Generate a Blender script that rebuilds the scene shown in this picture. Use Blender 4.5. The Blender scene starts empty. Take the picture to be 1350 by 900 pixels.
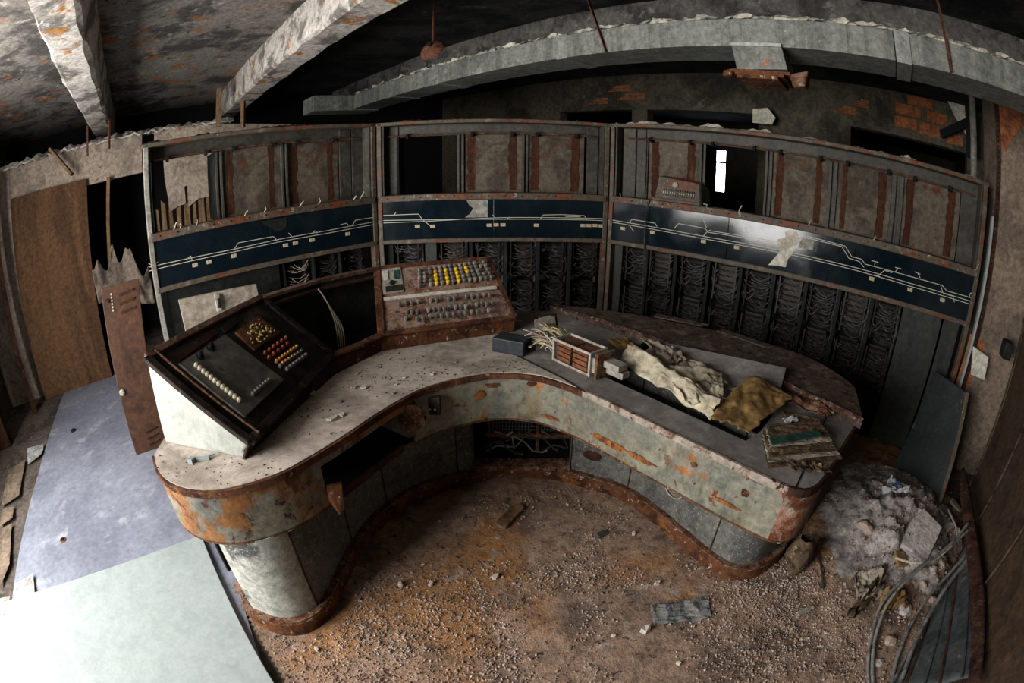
import bpy, bmesh, math, random
from math import sin, cos, pi, radians, hypot, atan2
from mathutils import Vector, Matrix, noise, Quaternion

S = bpy.context.scene
COL = S.collection
R2 = math.sqrt(.5)
def RC(u, v, z=0.0):
    """Room axes (the hall stands diagonally to the view): u to the left rear wall, v to the right rear wall."""
    return Vector((R2*(v-u), R2*(u+v), z))

# ------------------------------------------------------------------ camera
cd = bpy.data.cameras.new('camera')
cam = bpy.data.objects.new('camera', cd); COL.objects.link(cam)
cd.type = 'PANO'
cd.panorama_type = 'FISHEYE_EQUISOLID'
cd.sensor_fit = 'HORIZONTAL'; cd.sensor_width = 36.0; cd.sensor_height = 24.0
cd.fisheye_lens = 16.797; cd.fisheye_fov = radians(220)
cd.clip_start = .02
cam.location = (0, 0, 1.70)
cam.rotation_euler = (Matrix.Rotation(radians(90-20.83), 4, 'X') @ Matrix.Rotation(radians(0.49), 4, 'Z')).to_euler()
S.camera = cam

# ------------------------------------------------------------------ world, light, exposure
S.view_settings.view_transform = 'Standard'
S.view_settings.look = 'None'
S.view_settings.gamma = 1
S.view_settings.use_curve_mapping = False
S.view_settings.exposure = 0.0
W = bpy.data.worlds.new('world'); S.world = W; W.use_nodes = True
W.node_tree.nodes['Background'].inputs[0].default_value = (.55, .72, .9, 1)
W.node_tree.nodes['Background'].inputs[1].default_value = .3
def area(name, loc, aim, sx, sy, power, col):
    l = bpy.data.lights.new(name, 'AREA'); l.shape = 'RECTANGLE'; l.size = sx; l.size_y = sy
    l.energy = power; l.color = col
    o = bpy.data.objects.new(name, l); COL.objects.link(o); o.location = loc
    o.rotation_euler = (Vector(aim)-Vector(loc)).to_track_quat('-Z', 'Y').to_euler()
    return o
# daylight standing in the big window opening of the near left wall
area('window_daylight', RC(1.95, -2.24, 1.66), RC(1.95, 2, 1.6), 2.6, 2.05, 310, (1.0, .975, .94))

# ------------------------------------------------------------------ materials
MATS = {}
def mat(name, base, rough=.85, metal=0.0, layers=(), bump=.15, bscale=60, coat=0.0, spec=None, grime=.5):
    """layers: (colour, noise scale, low, high, stretch xyz, detail) mixed over the base one after the other"""
    if name in MATS: return MATS[name]
    m = bpy.data.materials.new(name); m.use_nodes = True
    nt = m.node_tree; N = nt.nodes; L = nt.links
    b = N['Principled BSDF']
    b.inputs['Roughness'].default_value = rough; b.inputs['Metallic'].default_value = metal
    if coat: b.inputs['Coat Weight'].default_value = coat; b.inputs['Coat Roughness'].default_value = .12
    b.inputs['Base Color'].default_value = (*base, 1)
    b.inputs['Specular IOR Level'].default_value = spec if spec is not None else (.12 if rough > .68 else .3)
    tc = N.new('ShaderNodeTexCoord')
    prev = None; seed = sum(map(ord, name)) % 97
    rsock = None
    for i, la in enumerate(layers):
        col, sc, lo, hi = la[:4]; st = la[4] if len(la) > 4 else (1, 1, 1); det = la[5] if len(la) > 5 else 6
        mp = N.new('ShaderNodeMapping'); mp.inputs['Scale'].default_value = st
        mp.inputs['Location'].default_value = (seed*.37+i*5.1, i*3.3, seed*.11)
        L.new(tc.outputs['Object'], mp.inputs['Vector'])
        nz = N.new('ShaderNodeTexNoise'); nz.inputs['Scale'].default_value = sc
        nz.inputs['Detail'].default_value = det; nz.inputs['Roughness'].default_value = .65
        nz.inputs['Distortion'].default_value = .4
        L.new(mp.outputs[0], nz.inputs['Vector'])
        rp = N.new('ShaderNodeMapRange'); rp.inputs['From Min'].default_value = lo; rp.inputs['From Max'].default_value = hi
        rp.interpolation_type = 'SMOOTHSTEP'
        L.new(nz.outputs['Fac'], rp.inputs['Value'])
        mx = N.new('ShaderNodeMix'); mx.data_type = 'RGBA'
        L.new(rp.outputs[0], mx.inputs['Factor'])
        if prev is None: mx.inputs['A'].default_value = (*base, 1)
        else: L.new(prev, mx.inputs['A'])
        mx.inputs['B'].default_value = (*col, 1)
        prev = mx.outputs['Result']
        if len(la) > 6:       # roughness of this layer
            rm = N.new('ShaderNodeMix'); L.new(rp.outputs[0], rm.inputs['Factor'])
            if rsock is None: rm.inputs['A'].default_value = rough
            else: L.new(rsock, rm.inputs['A'])
            rm.inputs['B'].default_value = la[6]; rsock = rm.outputs['Result']
    if grime and bump:
        g = N.new('ShaderNodeTexNoise'); g.inputs['Scale'].default_value = 24; g.inputs['Detail'].default_value = 10
        g.inputs['Roughness'].default_value = .78; L.new(tc.outputs['Object'], g.inputs['Vector'])
        gr_ = N.new('ShaderNodeMapRange'); gr_.inputs['From Min'].default_value = .36; gr_.inputs['From Max'].default_value = .62
        gr_.inputs['To Min'].default_value = 1-grime; gr_.inputs['To Max'].default_value = 1+grime*.45
        L.new(g.outputs['Fac'], gr_.inputs['Value'])
        mg = N.new('ShaderNodeMix'); mg.data_type = 'RGBA'; mg.blend_type = 'MULTIPLY'; mg.inputs['Factor'].default_value = 1
        if prev: L.new(prev, mg.inputs['A'])
        else: mg.inputs['A'].default_value = (*base, 1)
        L.new(gr_.outputs[0], mg.inputs['B']); prev = mg.outputs['Result']
    if prev: L.new(prev, b.inputs['Base Color'])
    if rsock: L.new(rsock, b.inputs['Roughness'])
    if bump:
        nz = N.new('ShaderNodeTexNoise'); nz.inputs['Scale'].default_value = bscale; nz.inputs['Detail'].default_value = 8
        nz.inputs['Roughness'].default_value = .7
        L.new(tc.outputs['Object'], nz.inputs['Vector'])
        bp = N.new('ShaderNodeBump'); bp.inputs['Strength'].default_value = bump; bp.inputs['Distance'].default_value = .02
        L.new(nz.outputs['Fac'], bp.inputs['Height']); L.new(bp.outputs[0], b.inputs['Normal'])
    MATS[name] = m
    return m
def emit(name, col, s):
    m = bpy.data.materials.new(name); m.use_nodes = True; b = m.node_tree.nodes['Principled BSDF']
    b.inputs['Base Color'].default_value = (0, 0, 0, 1)
    b.inputs['Emission Color'].default_value = (*col, 1); b.inputs['Emission Strength'].default_value = s
    return m
RUST = (.13, .042, .018); RUSTD = (.045, .016, .009); RUSTO = (.30, .10, .025)
M_ceil = mat('sooty_concrete', (.22, .20, .18), .95, layers=(((.07, .064, .06), 2.2, .44, .6), ((.38, .34, .30), 5, .56, .7), ((.30, .12, .035), 3.0, .57, .65), ((.02, .02, .02), 9, .62, .7)), bump=.6, bscale=14)
M_beam3 = mat('grey_sooty_beam', (.13, .122, .112), .95, layers=(((.06, .056, .052), 4, .45, .6), ((.2, .19, .175), 8, .58, .68)), bump=.5, bscale=16)
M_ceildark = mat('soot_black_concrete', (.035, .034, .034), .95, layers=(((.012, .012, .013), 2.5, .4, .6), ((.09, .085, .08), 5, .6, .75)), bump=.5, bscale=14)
M_beam = mat('flaking_concrete', (.48, .44, .40), .95, layers=(((.16, .145, .13), 4, .45, .6), ((.62, .58, .54), 8, .56, .68), ((.36, .15, .04), 4.0, .60, .67), ((.05, .045, .04), 14, .66, .72)), bump=.6, bscale=18)
M_olive = mat('olive_plaster', (.10, .086, .062), .95, layers=(((.04, .036, .028), 1.6, .42, .62), ((.12, .105, .08), 5, .58, .7)), bump=.3, bscale=20)
M_plaster = mat('peeling_cream_plaster', (.36, .29, .23), .95, layers=(((.25, .20, .16), 3, .45, .6), ((.18, .13, .09), 8, .62, .68)), bump=.35, bscale=25)
M_pill = mat('peeling_pillar_plaster', (.25, .19, .14), .95, layers=(((.17, .13, .10), 2.4, .45, .55), ((.08, .05, .035), 12, .66, .72)), bump=.35, bscale=25)
M_brick = mat('orange_hollow_brick', (.33, .12, .05), .9, layers=(((.2, .07, .035), 9, .45, .62), ((.09, .06, .045), 15, .62, .7)), bump=.3)
M_dark = mat('black_void_paint', (.012, .012, .013), .95, bump=0)  # real black parts, and the shade of open cavities put into the colour
M_wood = mat('brown_plywood', (.125, .065, .032), .8, layers=(((.075, .038, .02), 4, .42, .62, (1, 1, .12)), ((.04, .02, .012), 5, .64, .72), ((.19, .105, .05), 9, .6, .75, (1, 1, .1))), bump=.08)
M_oldwood = mat('raw_wood', (.22, .14, .075), .85, layers=(((.12, .07, .035), 12, .42, .62, (1, 1, .08)),), bump=.15)
M_lino = mat('grey_blue_linoleum', (.22, .235, .285), .75, grime=.25, layers=(((.155, .165, .21), 1.7, .4, .65), ((.32, .34, .38), 4, .55, .7), ((.15, .155, .17), 6, .62, .75), ((.13, .11, .09), 40, .68, .72)), bump=.06, bscale=40)
M_white = mat('white_fibreboard', (.30, .335, .33), .75, grime=.14, layers=(((.27, .305, .30), 5, .45, .65), ((.2, .19, .18), 45, .74, .77)), bump=.10, bscale=50)
M_dirt = mat('rusty_dirt', (.40, .27, .195), .97, layers=(((.20, .14, .11), 3, .46, .64), ((.40, .20, .085), 1.3, .47, .62), ((.46, .36, .30), 7, .57, .7), ((.07, .05, .042), 26, .58, .66), ((.44, .38, .34), 70, .63, .68)), bump=.9, bscale=70)
M_floor = mat('dark_dusty_concrete', (.13, .105, .09), .95, layers=(((.07, .058, .052), 3, .45, .6), ((.22, .185, .16), 9, .58, .7)), bump=.6, bscale=40)
M_ash = mat('grey_plaster_dust', (.56, .50, .475), .97, layers=(((.27, .24, .225), 4, .47, .64), ((.58, .53, .51), 9, .56, .7), ((.10, .085, .08), 26, .62, .69)), bump=.9, bscale=40)
M_stone = mat('pale_gravel', (.42, .33, .275), .95, grime=.3, layers=(((.24, .165, .12), 7, .45, .62), ((.60, .54, .49), 60, .58, .63)), bump=.2)
M_chip = mat('white_plaster_chip', (.62, .57, .50), .9, layers=(((.42, .36, .29), 20, .5, .6),), bump=.3)
FASC0 = ((.17, .125, .06), 2.3, .50, .66, (1, 1, .8)), ((.125, .13, .11), 3, .42, .64), ((.25, .225, .155), 4, .54, .7, (1, 1, .3)), ((.11, .085, .05), 9, .56, .68, (1, 1, .35))
M_fasc = mat('grey_green_enamel_rusting', (.20, .19, .145), .5, layers=FASC0+(((.26, .10, .028), 4.2, .585, .63), (RUST, 11, .61, .65, (1, 1, 1), 8, .95), (RUST, 34, .645, .67), (RUSTD, 24, .67, .70)), bump=.15)
M_fascl = mat('enamel_with_heavy_rust', (.215, .20, .155), .6, layers=FASC0+(((.24, .10, .03), 5, .49, .58), (RUST, 7, .52, .60, (1, 1, .7), 8, .95), (RUSTD, 12, .58, .66)), bump=.25)
M_fascend = mat('enamel_half_eaten_by_rust', (.33, .31, .26), .6, layers=(((.30, .15, .10), 4.5, .36, .46), (RUST, 8, .48, .56), (RUSTD, 16, .56, .66), ((.36, .22, .16), 30, .58, .66)), bump=.5)
M_body = mat('grey_hammertone_steel', (.13, .128, .115), .6, layers=(((.085, .085, .08), 4, .42, .6), ((.23, .23, .215), 80, .54, .64), ((.25, .1, .035), 3.5, .66, .72), ((.06, .055, .05), 30, .64, .7)), bump=.2, bscale=120)
M_ped = mat('pale_hammertone_steel', (.36, .36, .32), .6, layers=(((.075, .08, .08), 4.2, .55, .66), ((.44, .44, .39), 75, .54, .64), ((.24, .11, .05), 16, .68, .71)), bump=.2, bscale=120)
M_plinth = mat('rusted_plinth', (.13, .052, .024), .9, layers=(((.20, .085, .03), 5, .50, .62), ((.055, .022, .014), 9, .5, .62), ((.45, .38, .34), 26, .6, .66)), bump=.5)
M_rust = mat('heavy_rust', (.12, .05, .028), .92, layers=(((.055, .022, .014), 6, .45, .6), ((.20, .09, .04), 11, .55, .64), ((.30, .23, .19), 45, .62, .68)), bump=.6)
M_rustpink = mat('blistered_rust', (.21, .125, .085), .92, layers=(((.14, .055, .026), 18, .44, .55), ((.055, .022, .013), 30, .54, .61), ((.33, .25, .195), 60, .57, .64)), bump=.7, bscale=90)
M_rustdk = mat('dark_rust', (.06, .026, .017), .85, layers=(((.03, .014, .01), 5, .45, .6), ((.12, .05, .025), 12, .6, .66)), bump=.4)
M_top = mat('dusty_worktop', (.50, .43, .37), .8, grime=.3, layers=(((.29, .245, .21), 2.5, .45, .62), ((.49, .43, .38), 7, .55, .7), ((.24, .12, .06), 3.2, .645, .72), ((.09, .07, .055), 70, .66, .69)), bump=.12)
M_top2 = mat('grey_dusty_worktop', (.27, .245, .23), .8, grime=.3, layers=(((.18, .163, .155), 3, .45, .62), ((.36, .335, .32), 9, .55, .68), ((.07, .06, .055), 60, .65, .69)), bump=.15)
M_ledge = mat('charred_ledge', (.085, .06, .048), .95, layers=(((.17, .125, .10), 9, .5, .62), ((.025, .018, .015), 20, .56, .64), ((.22, .17, .14), 50, .64, .69)), bump=.5)
M_blackpan = mat('blackened_console_face', (.022, .019, .016), .7, layers=(((.05, .035, .025), 7, .5, .62), ((.11, .07, .045), 40, .64, .7)), bump=.3)
M_plate = mat('dull_bakelite_plate', (.075, .074, .064), .45, layers=(((.115, .11, .095), 8, .45, .62), ((.02, .02, .02), 25, .6, .68)), bump=.06)
M_cream = mat('pale_enamel_side', (.33, .345, .31), .4, grime=.25, layers=(((.25, .265, .235), 4, .45, .65), ((.22, .15, .09), 5, .68, .74), ((.09, .04, .02), 13, .70, .73)), bump=.04)
M_yel = mat('yellow_plastic', (.72, .45, .015), .4, bump=0)
M_amber = mat('amber_cap', (.48, .20, .02), .35, bump=0)
M_red = mat('faded_red_cap', (.20, .035, .012), .45, bump=0)
M_knob = mat('grey_knob', (.10, .10, .095), .4, layers=(((.24, .23, .21), 60, .5, .6),), bump=0)
M_pale = mat('ivory_cap', (.55, .50, .38), .4, bump=0)
M_frame = mat('pitted_steel_frame', (.085, .066, .048), .6, layers=(((.16, .125, .09), 9, .54, .66), (RUST, 6, .50, .62), ((.30, .26, .21), 26, .63, .68)), bump=.2)
M_post = mat('worn_grey_post', (.26, .245, .21), .55, layers=(((.16, .145, .12), 5, .45, .6), (RUST, 9, .66, .7)), bump=.1)
M_bay = mat('stained_bay_panel', (.115, .093, .07), .7, layers=(((.06, .048, .036), 3, .45, .62), ((.125, .105, .08), 6, .55, .7), ((.085, .035, .018), 3.4, .58, .68), ((.05, .025, .014), 30, .64, .7)), bump=.08)
M_stain = mat('rust_run', (.060, .025, .013), .9, layers=(((.045, .018, .011), 12, .42, .6, (1, 1, .1)), ((.11, .05, .025), 22, .58, .68, (1, 1, .12))), bump=.3)
M_header = mat('grey_header_sheet', (.062, .057, .047), .6, layers=(((.043, .039, .032), 4, .45, .62), (RUST, 6, .66, .72)), bump=.08)
M_grn = mat('dark_grey_green_sheet', (.034, .036, .031), .65, layers=(((.022, .023, .021), 4, .45, .62, (1, 1, .3)), ((.055, .05, .04), 7, .62, .72, (1, 1, .2))), bump=.08)
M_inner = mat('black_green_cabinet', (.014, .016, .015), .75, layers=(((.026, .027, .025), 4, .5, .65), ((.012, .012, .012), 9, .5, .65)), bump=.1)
M_blue = mat('navy_enamel', (.0035, .0085, .0125), .10, layers=(((.006, .0115, .016), 3, .45, .65, (1, 1, 1), 6, .16), ((.05, .06, .07), 9, .70, .78, (1, 1, .3), 6, .5)), bump=.012, bscale=7, spec=.45, grime=.25)
M_line = mat('cream_track_paint', (.50, .47, .38), .6, bump=0)
M_label = mat('yellowed_label', (.42, .36, .25), .7, layers=(((.2, .15, .09), 90, .55, .62),), bump=0)
M_bare = mat('bare_undercoat', (.30, .28, .24), .7, layers=(((.22, .20, .17), 9, .45, .6),), bump=.05)
M_bare2 = mat('cream_undercoat', (.55, .52, .44), .7, layers=(((.42, .38, .3), 9, .5, .62),), bump=.05)
M_wire = mat('sooty_wire', (.03, .029, .027), .5, layers=(((.08, .075, .065), 30, .52, .62),), bump=0)
M_wirel = mat('pale_wire', (.42, .38, .30), .55, layers=(((.2, .16, .11), 30, .5, .6),), bump=0)
M_wirey = mat('yellow_wire', (.45, .36, .12), .55, bump=0)
M_pin = mat('dull_brass_pin', (.032, .027, .021), .5, .3, bump=0)
M_duct = mat('galvanised_duct', (.20, .205, .185), .6, .2, layers=(((.135, .14, .125), 9, .45, .6, (1, 1, .06)), ((.28, .285, .265), 5, .58, .7), ((.40, .40, .37), 60, .64, .68), ((.11, .112, .10), 14, .6, .7, (1, 1, .06))), bump=.06)
M_silver = mat('bright_duct_strap', (.33, .335, .315), .4, .5, bump=.02)
M_door = mat('red_brown_locker', (.070, .030, .015), .55, layers=(((.042, .018, .010), 4, .45, .62), ((.11, .05, .022), 8, .62, .72), ((.38, .26, .13), 5, .74, .77)), bump=.06)
M_cdoor = mat('cream_steel_door', (.33, .285, .225), .6, layers=(((.24, .20, .155), 5, .45, .62), (RUST, 7, .68, .74)), bump=.06)
M_paper = mat('crumpled_cream_paper', (.42, .37, .27), .9, layers=(((.36, .30, .21), 7, .45, .6), ((.50, .45, .36), 12, .56, .68), ((.16, .11, .07), 14, .68, .73)), bump=.15)
M_paperg = mat('dirty_grey_paper', (.36, .31, .245), .9, layers=(((.2, .165, .125), 7, .45, .6), ((.48, .43, .35), 12, .55, .66)), bump=.15)
M_card = mat('mouldy_ochre_card', (.27, .165, .06), .9, layers=(((.16, .09, .035), 7, .45, .6), ((.38, .25, .10), 12, .58, .68)), bump=.2)
M_rot = mat('rotten_paper_edge', (.12, .08, .05), .95, layers=(((.05, .032, .02), 14, .45, .6), ((.27, .2, .12), 30, .58, .66)), bump=.5)
M_green = mat('dark_green_cover', (.02, .07, .052), .6, layers=(((.01, .032, .026), 14, .45, .6), ((.1, .1, .06), 30, .62, .68)), bump=.2)
M_blueblk = mat('blue_black_sheet', (.013, .018, .020), .55, layers=(((.024, .030, .033), 3, .5, .65), ((.12, .09, .075), 4, .64, .72), ((.10, .04, .02), 7, .68, .74)), bump=.15)
M_brownsh = mat('brown_rusty_sheet', (.06, .037, .023), .65, layers=(((.035, .022, .015), 3, .45, .62), ((.13, .06, .025), 5, .62, .7)), bump=.15)
M_cable = mat('grey_cable', (.20, .19, .18), .6, layers=(((.10, .095, .09), 20, .5, .6),), bump=.05)
M_cloth = mat('dirty_white_cloth', (.52, .53, .53), .9, layers=(((.3, .28, .26), 9, .5, .62),), bump=.2)
M_bluepl = mat('blue_print', (.03, .09, .33), .5, bump=0)
M_blackbox = mat('chipped_black_box', (.025, .028, .035), .5, layers=(((.04, .055, .09), 8, .5, .6), ((.40, .38, .35), 9, .68, .7)), bump=.08)
M_relay = mat('brown_relay_block', (.17, .07, .035), .7, layers=(((.08, .03, .018), 40, .5, .6),), bump=.2)
M_alu = mat('oxidised_aluminium', (.40, .37, .33), .6, .2, layers=(((.25, .19, .14), 20, .5, .62),), bump=.15)
M_rackst = mat('sooty_rack_steel', (.020, .019, .018), .7, layers=(((.05, .04, .03), 20, .57, .67),), bump=0)  # steel kept near black: the shade behind the desk is in its colour
M_edge = mat('scraped_edge_strip', (.30, .25, .21), .7, layers=(((.11, .06, .04), 12, .5, .6), (RUSTD, 20, .57, .64)), bump=.3)
M_tape = mat('torn_paper_tile', (.45, .47, .47), .9, layers=(((.28, .26, .24), 6, .42, .6),), bump=.1)
M_tapebr = mat('brown_paper_tile', (.22, .165, .12), .9, layers=(((.13, .10, .075), 6, .42, .6),), bump=.1)
M_orange = mat('orange_stencil', (.42, .10, .03), .7, bump=0)
M_news = mat('grey_newsprint', (.25, .24, .23), .9, layers=(((.07, .08, .09), 26, .48, .56, (1, .3, 1)),), bump=.1)
M_daylight = emit('daylit_glazing', (.80, .90, 1.0), 9)

# ------------------------------------------------------------------ mesh helpers
MW = {}
class MB:
    def __init__(s): s.v = []; s.f = []
    def add(s, vs, fs):
        n = len(s.v); s.v += [Vector(p) for p in vs]; s.f += [tuple(i+n for i in f) for f in fs]; return s
    def box(s, x0, x1, y0, y1, z0, z1):
        return s.add([(x0,y0,z0),(x1,y0,z0),(x1,y1,z0),(x0,y1,z0),(x0,y0,z1),(x1,y0,z1),(x1,y1,z1),(x0,y1,z1)],
                     [(3,2,1,0),(4,5,6,7),(0,1,5,4),(1,2,6,5),(2,3,7,6),(3,0,4,7)])
    def hexa(s, lo, hi):
        return s.add(list(lo)+list(hi), [(3,2,1,0),(4,5,6,7),(0,1,5,4),(1,2,6,5),(2,3,7,6),(3,0,4,7)])
    def rbox(s, u0, u1, v0, v1, z0, z1):
        return s.hexa([RC(u1,v0,z0),RC(u0,v0,z0),RC(u0,v1,z0),RC(u1,v1,z0)],[RC(u1,v0,z1),RC(u0,v0,z1),RC(u0,v1,z1),RC(u1,v1,z1)])
    def bar(s, a, b, w, h, up=(0,0,1)):
        a = Vector(a); b = Vector(b); d = (b-a).normalized(); up = Vector(up)
        x = d.cross(up)
        if x.length < 1e-4: x = d.cross(Vector((1,0,0)))
        x.normalize(); y = x.cross(d); x *= w/2; y *= h/2
        return s.hexa([a-x-y, a+x-y, b+x-y, b-x-y], [a-x+y, a+x+y, b+x+y, b-x+y])
    def prism(s, poly, z0, z1):
        n = len(poly)
        ar = sum(poly[i][0]*poly[(i+1)%n][1]-poly[(i+1)%n][0]*poly[i][1] for i in range(n))
        if ar < 0: poly = poly[::-1]
        vs = [(p[0],p[1],z0) for p in poly]+[(p[0],p[1],z1) for p in poly]
        fs = [tuple(range(n-1,-1,-1)), tuple(range(n,2*n))]+[(i,(i+1)%n,n+(i+1)%n,n+i) for i in range(n)]
        return s.add(vs, fs)
    def slab(s, pts, d):
        """a flat polygon of 3-D points given thickness along vector d"""
        n = len(pts); d = Vector(d); pts = [Vector(p) for p in pts]
        nn = Vector((0,0,0))
        for i in range(n): nn += pts[i].cross(pts[(i+1)%n])
        if nn.dot(d) < 0: pts = pts[::-1]
        return s.add(pts+[p+d for p in pts], [tuple(range(n-1,-1,-1)), tuple(range(n,2*n))]+[(i,(i+1)%n,n+(i+1)%n,n+i) for i in range(n)])
    def tube(s, pts, r, n=6, r2=None):
        pts = [Vector(p) for p in pts]; m = len(pts); base = len(s.v); ref = None
        for i, p in enumerate(pts):
            d = (pts[min(i+1,m-1)]-pts[max(i-1,0)])
            d = d.normalized() if d.length > 1e-9 else Vector((0,0,1))
            if ref is None: ref = d.orthogonal().normalized()
            ref = (ref-d*ref.dot(d)); ref = ref.normalized() if ref.length > 1e-6 else d.orthogonal().normalized()
            y = d.cross(ref); rr = r if r2 is None else r+(r2-r)*i/(m-1)
            for k in range(n):
                a = 2*pi*k/n; s.v.append(p+(ref*cos(a)+y*sin(a))*rr)
        for i in range(m-1):
            for k in range(n):
                a = base+i*n+k; b = base+i*n+(k+1)%n; s.f.append((a, b, b+n, a+n))
        s.f.append(tuple(base+k for k in range(n-1,-1,-1))); s.f.append(tuple(base+(m-1)*n+k for k in range(n)))
        return s
    def lathe(s, prof, o=(0,0,0), ax=(0,0,1), n=12):
        o = Vector(o); q = Vector((0,0,1)).rotation_difference(Vector(ax)); base = len(s.v)
        for r, z in prof:
            for k in range(n):
                a = 2*pi*k/n; s.v.append(o+q@Vector((r*cos(a), r*sin(a), z)))
        for i in range(len(prof)-1):
            for k in range(n):
                a = base+i*n+k; b = base+i*n+(k+1)%n; s.f.append((a, b, b+n, a+n))
        s.f.append(tuple(base+k for k in range(n-1,-1,-1))); s.f.append(tuple(base+(len(prof)-1)*n+k for k in range(n)))
        return s
    def strip(s, path, z0, z1, t):
        """upright sheet of thickness t following a plan path (thickness to the left of travel)"""
        n = len(path); P = [Vector((p[0],p[1],0)) for p in path]; off = []
        for i in range(n):
            d = (P[min(i+1,n-1)]-P[max(i-1,0)]).normalized(); off.append(P[i]+Vector((-d.y,d.x,0))*t)
        base = len(s.v); za = z0 if callable(z0) else (lambda i: z0); zb = z1 if callable(z1) else (lambda i: z1)
        for i in range(n):
            for p, z in ((P[i],za(i)),(off[i],za(i)),(off[i],zb(i)),(P[i],zb(i))): s.v.append(Vector((p.x,p.y,z)))
        for i in range(n-1):
            a = base+4*i; b = a+4
            for k in range(4): s.f.append((a+k, a+(k+1)%4, b+(k+1)%4, b+k))
        s.f.append((base+3,base+2,base+1,base)); e = base+4*(n-1); s.f.append((e,e+1,e+2,e+3))
        return s
    def grid(s, fn, nu, nv, th=0.0):
        base = len(s.v)
        for i in range(nu+1):
            for j in range(nv+1): s.v.append(Vector(fn(i/nu, j/nv)))
        for i in range(nu):
            for j in range(nv):
                a = base+i*(nv+1)+j; s.f.append((a, a+nv+1, a+nv+2, a+1))
        return s
    def mesh(s, name, m, smooth=False, inv=None):
        me = bpy.data.meshes.new(name)
        vs = [inv@p for p in s.v] if inv is not None else s.v
        me.from_pydata([tuple(p) for p in vs], [], s.f)
        bm = bmesh.new(); bm.from_mesh(me); bmesh.ops.recalc_face_normals(bm, faces=bm.faces); bm.to_mesh(me); bm.free()
        if smooth:
            me.polygons.foreach_set('use_smooth', [True]*len(me.polygons))
            me.set_sharp_from_angle(angle=radians(38))
        me.materials.append(m)
        return me
    def build(s, name, m, parent=None, smooth=False, bevel=0, local=False, solid=0):
        inv = MW[parent.name].inverted() if (parent is not None and not local) else None
        o = bpy.data.objects.new(name, s.mesh(name, m, smooth, inv)); COL.objects.link(o)
        if parent is not None: o.parent = parent; MW[o.name] = MW[parent.name]
        else: MW[o.name] = Matrix.Identity(4)
        if solid:
            md = o.modifiers.new('thickness', 'SOLIDIFY'); md.thickness = solid; md.offset = 0
        if bevel:
            md = o.modifiers.new('bevel', 'BEVEL'); md.width = bevel; md.segments = 2; md.limit_method = 'ANGLE'; md.angle_limit = radians(40)
        return o
def thing(name, label, cat, loc=(0,0,0), rz=0.0, group=None):
    o = bpy.data.objects.new(name, None); COL.objects.link(o); o.empty_display_size = .05
    o.location = loc; o.rotation_euler = (0,0,rz); o['label'] = label; o['category'] = cat
    if group: o['group'] = group
    MW[o.name] = Matrix.Translation(Vector(loc)) @ Matrix.Rotation(rz, 4, 'Z')
    return o
def recentre(o):
    """put a lone mesh's origin at the foot of its own middle"""
    me = o.data; xs = [v.co for v in me.vertices]
    c = Vector(((min(p.x for p in xs)+max(p.x for p in xs))/2, (min(p.y for p in xs)+max(p.y for p in xs))/2, min(p.z for p in xs)))
    me.transform(Matrix.Translation(-c)); o.location = c; MW[o.name] = Matrix.Translation(c); return o
def single(o, label, cat, group=None):
    recentre(o); o['label'] = label; o['category'] = cat
    if group: o['group'] = group
    return o
def struct(o, label=None):
    o['kind'] = 'structure'
    if label: o['label'] = label
    return o
def stuff(o, label=None, cat=None):
    o['kind'] = 'stuff'
    if label: o['label'] = label
    if cat: o['category'] = cat
    return o
def inst(name, me, parent, loc, rot=None, sc=None):
    """another part that shares mesh data (world placement)"""
    o = bpy.data.objects.new(name, me); COL.objects.link(o)
    Mx = Matrix.Translation(Vector(loc)) @ (rot.to_matrix().to_4x4() if rot is not None else Matrix.Identity(4))
    if sc: Mx = Mx @ Matrix.Diagonal((*sc, 1))
    if parent is not None:
        o.parent = parent; o.matrix_local = MW[parent.name].inverted() @ Mx
    else: o.matrix_local = Mx
    MW[o.name] = Mx
    return o
def nz(p, s=1.0, seed=0): return noise.noise(Vector((p[0]*s+seed*7.31, p[1]*s+seed*3.17, (p[2] if len(p) > 2 else 0)*s+seed)))
def dense(path, step=.05):
    """Catmull-Rom resampling of a plan path"""
    P = [Vector((p[0],p[1],0)) for p in path]; out = []
    for i in range(len(P)-1):
        p0 = P[max(i-1,0)]; p1 = P[i]; p2 = P[i+1]; p3 = P[min(i+2,len(P)-1)]
        n = max(1, int((p2-p1).length/step))
        for k in range(n):
            t = k/n
            q = .5*((2*p1)+(p2-p0)*t+(2*p0-5*p1+4*p2-p3)*t*t+(3*p1-p0-3*p2+p3)*t**3)
            out.append((q.x,q.y))
    out.append((P[-1].x,P[-1].y)); return out
def offset(path, d):
    P = [Vector((p[0],p[1])) for p in path]; out = []
    for i in range(len(P)):
        t = (P[min(i+1,len(P)-1)]-P[max(i-1,0)]).normalized(); q = P[i]+Vector((-t.y,t.x))*d; out.append((q.x,q.y))
    return out
rnd = random.Random(7)

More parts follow.
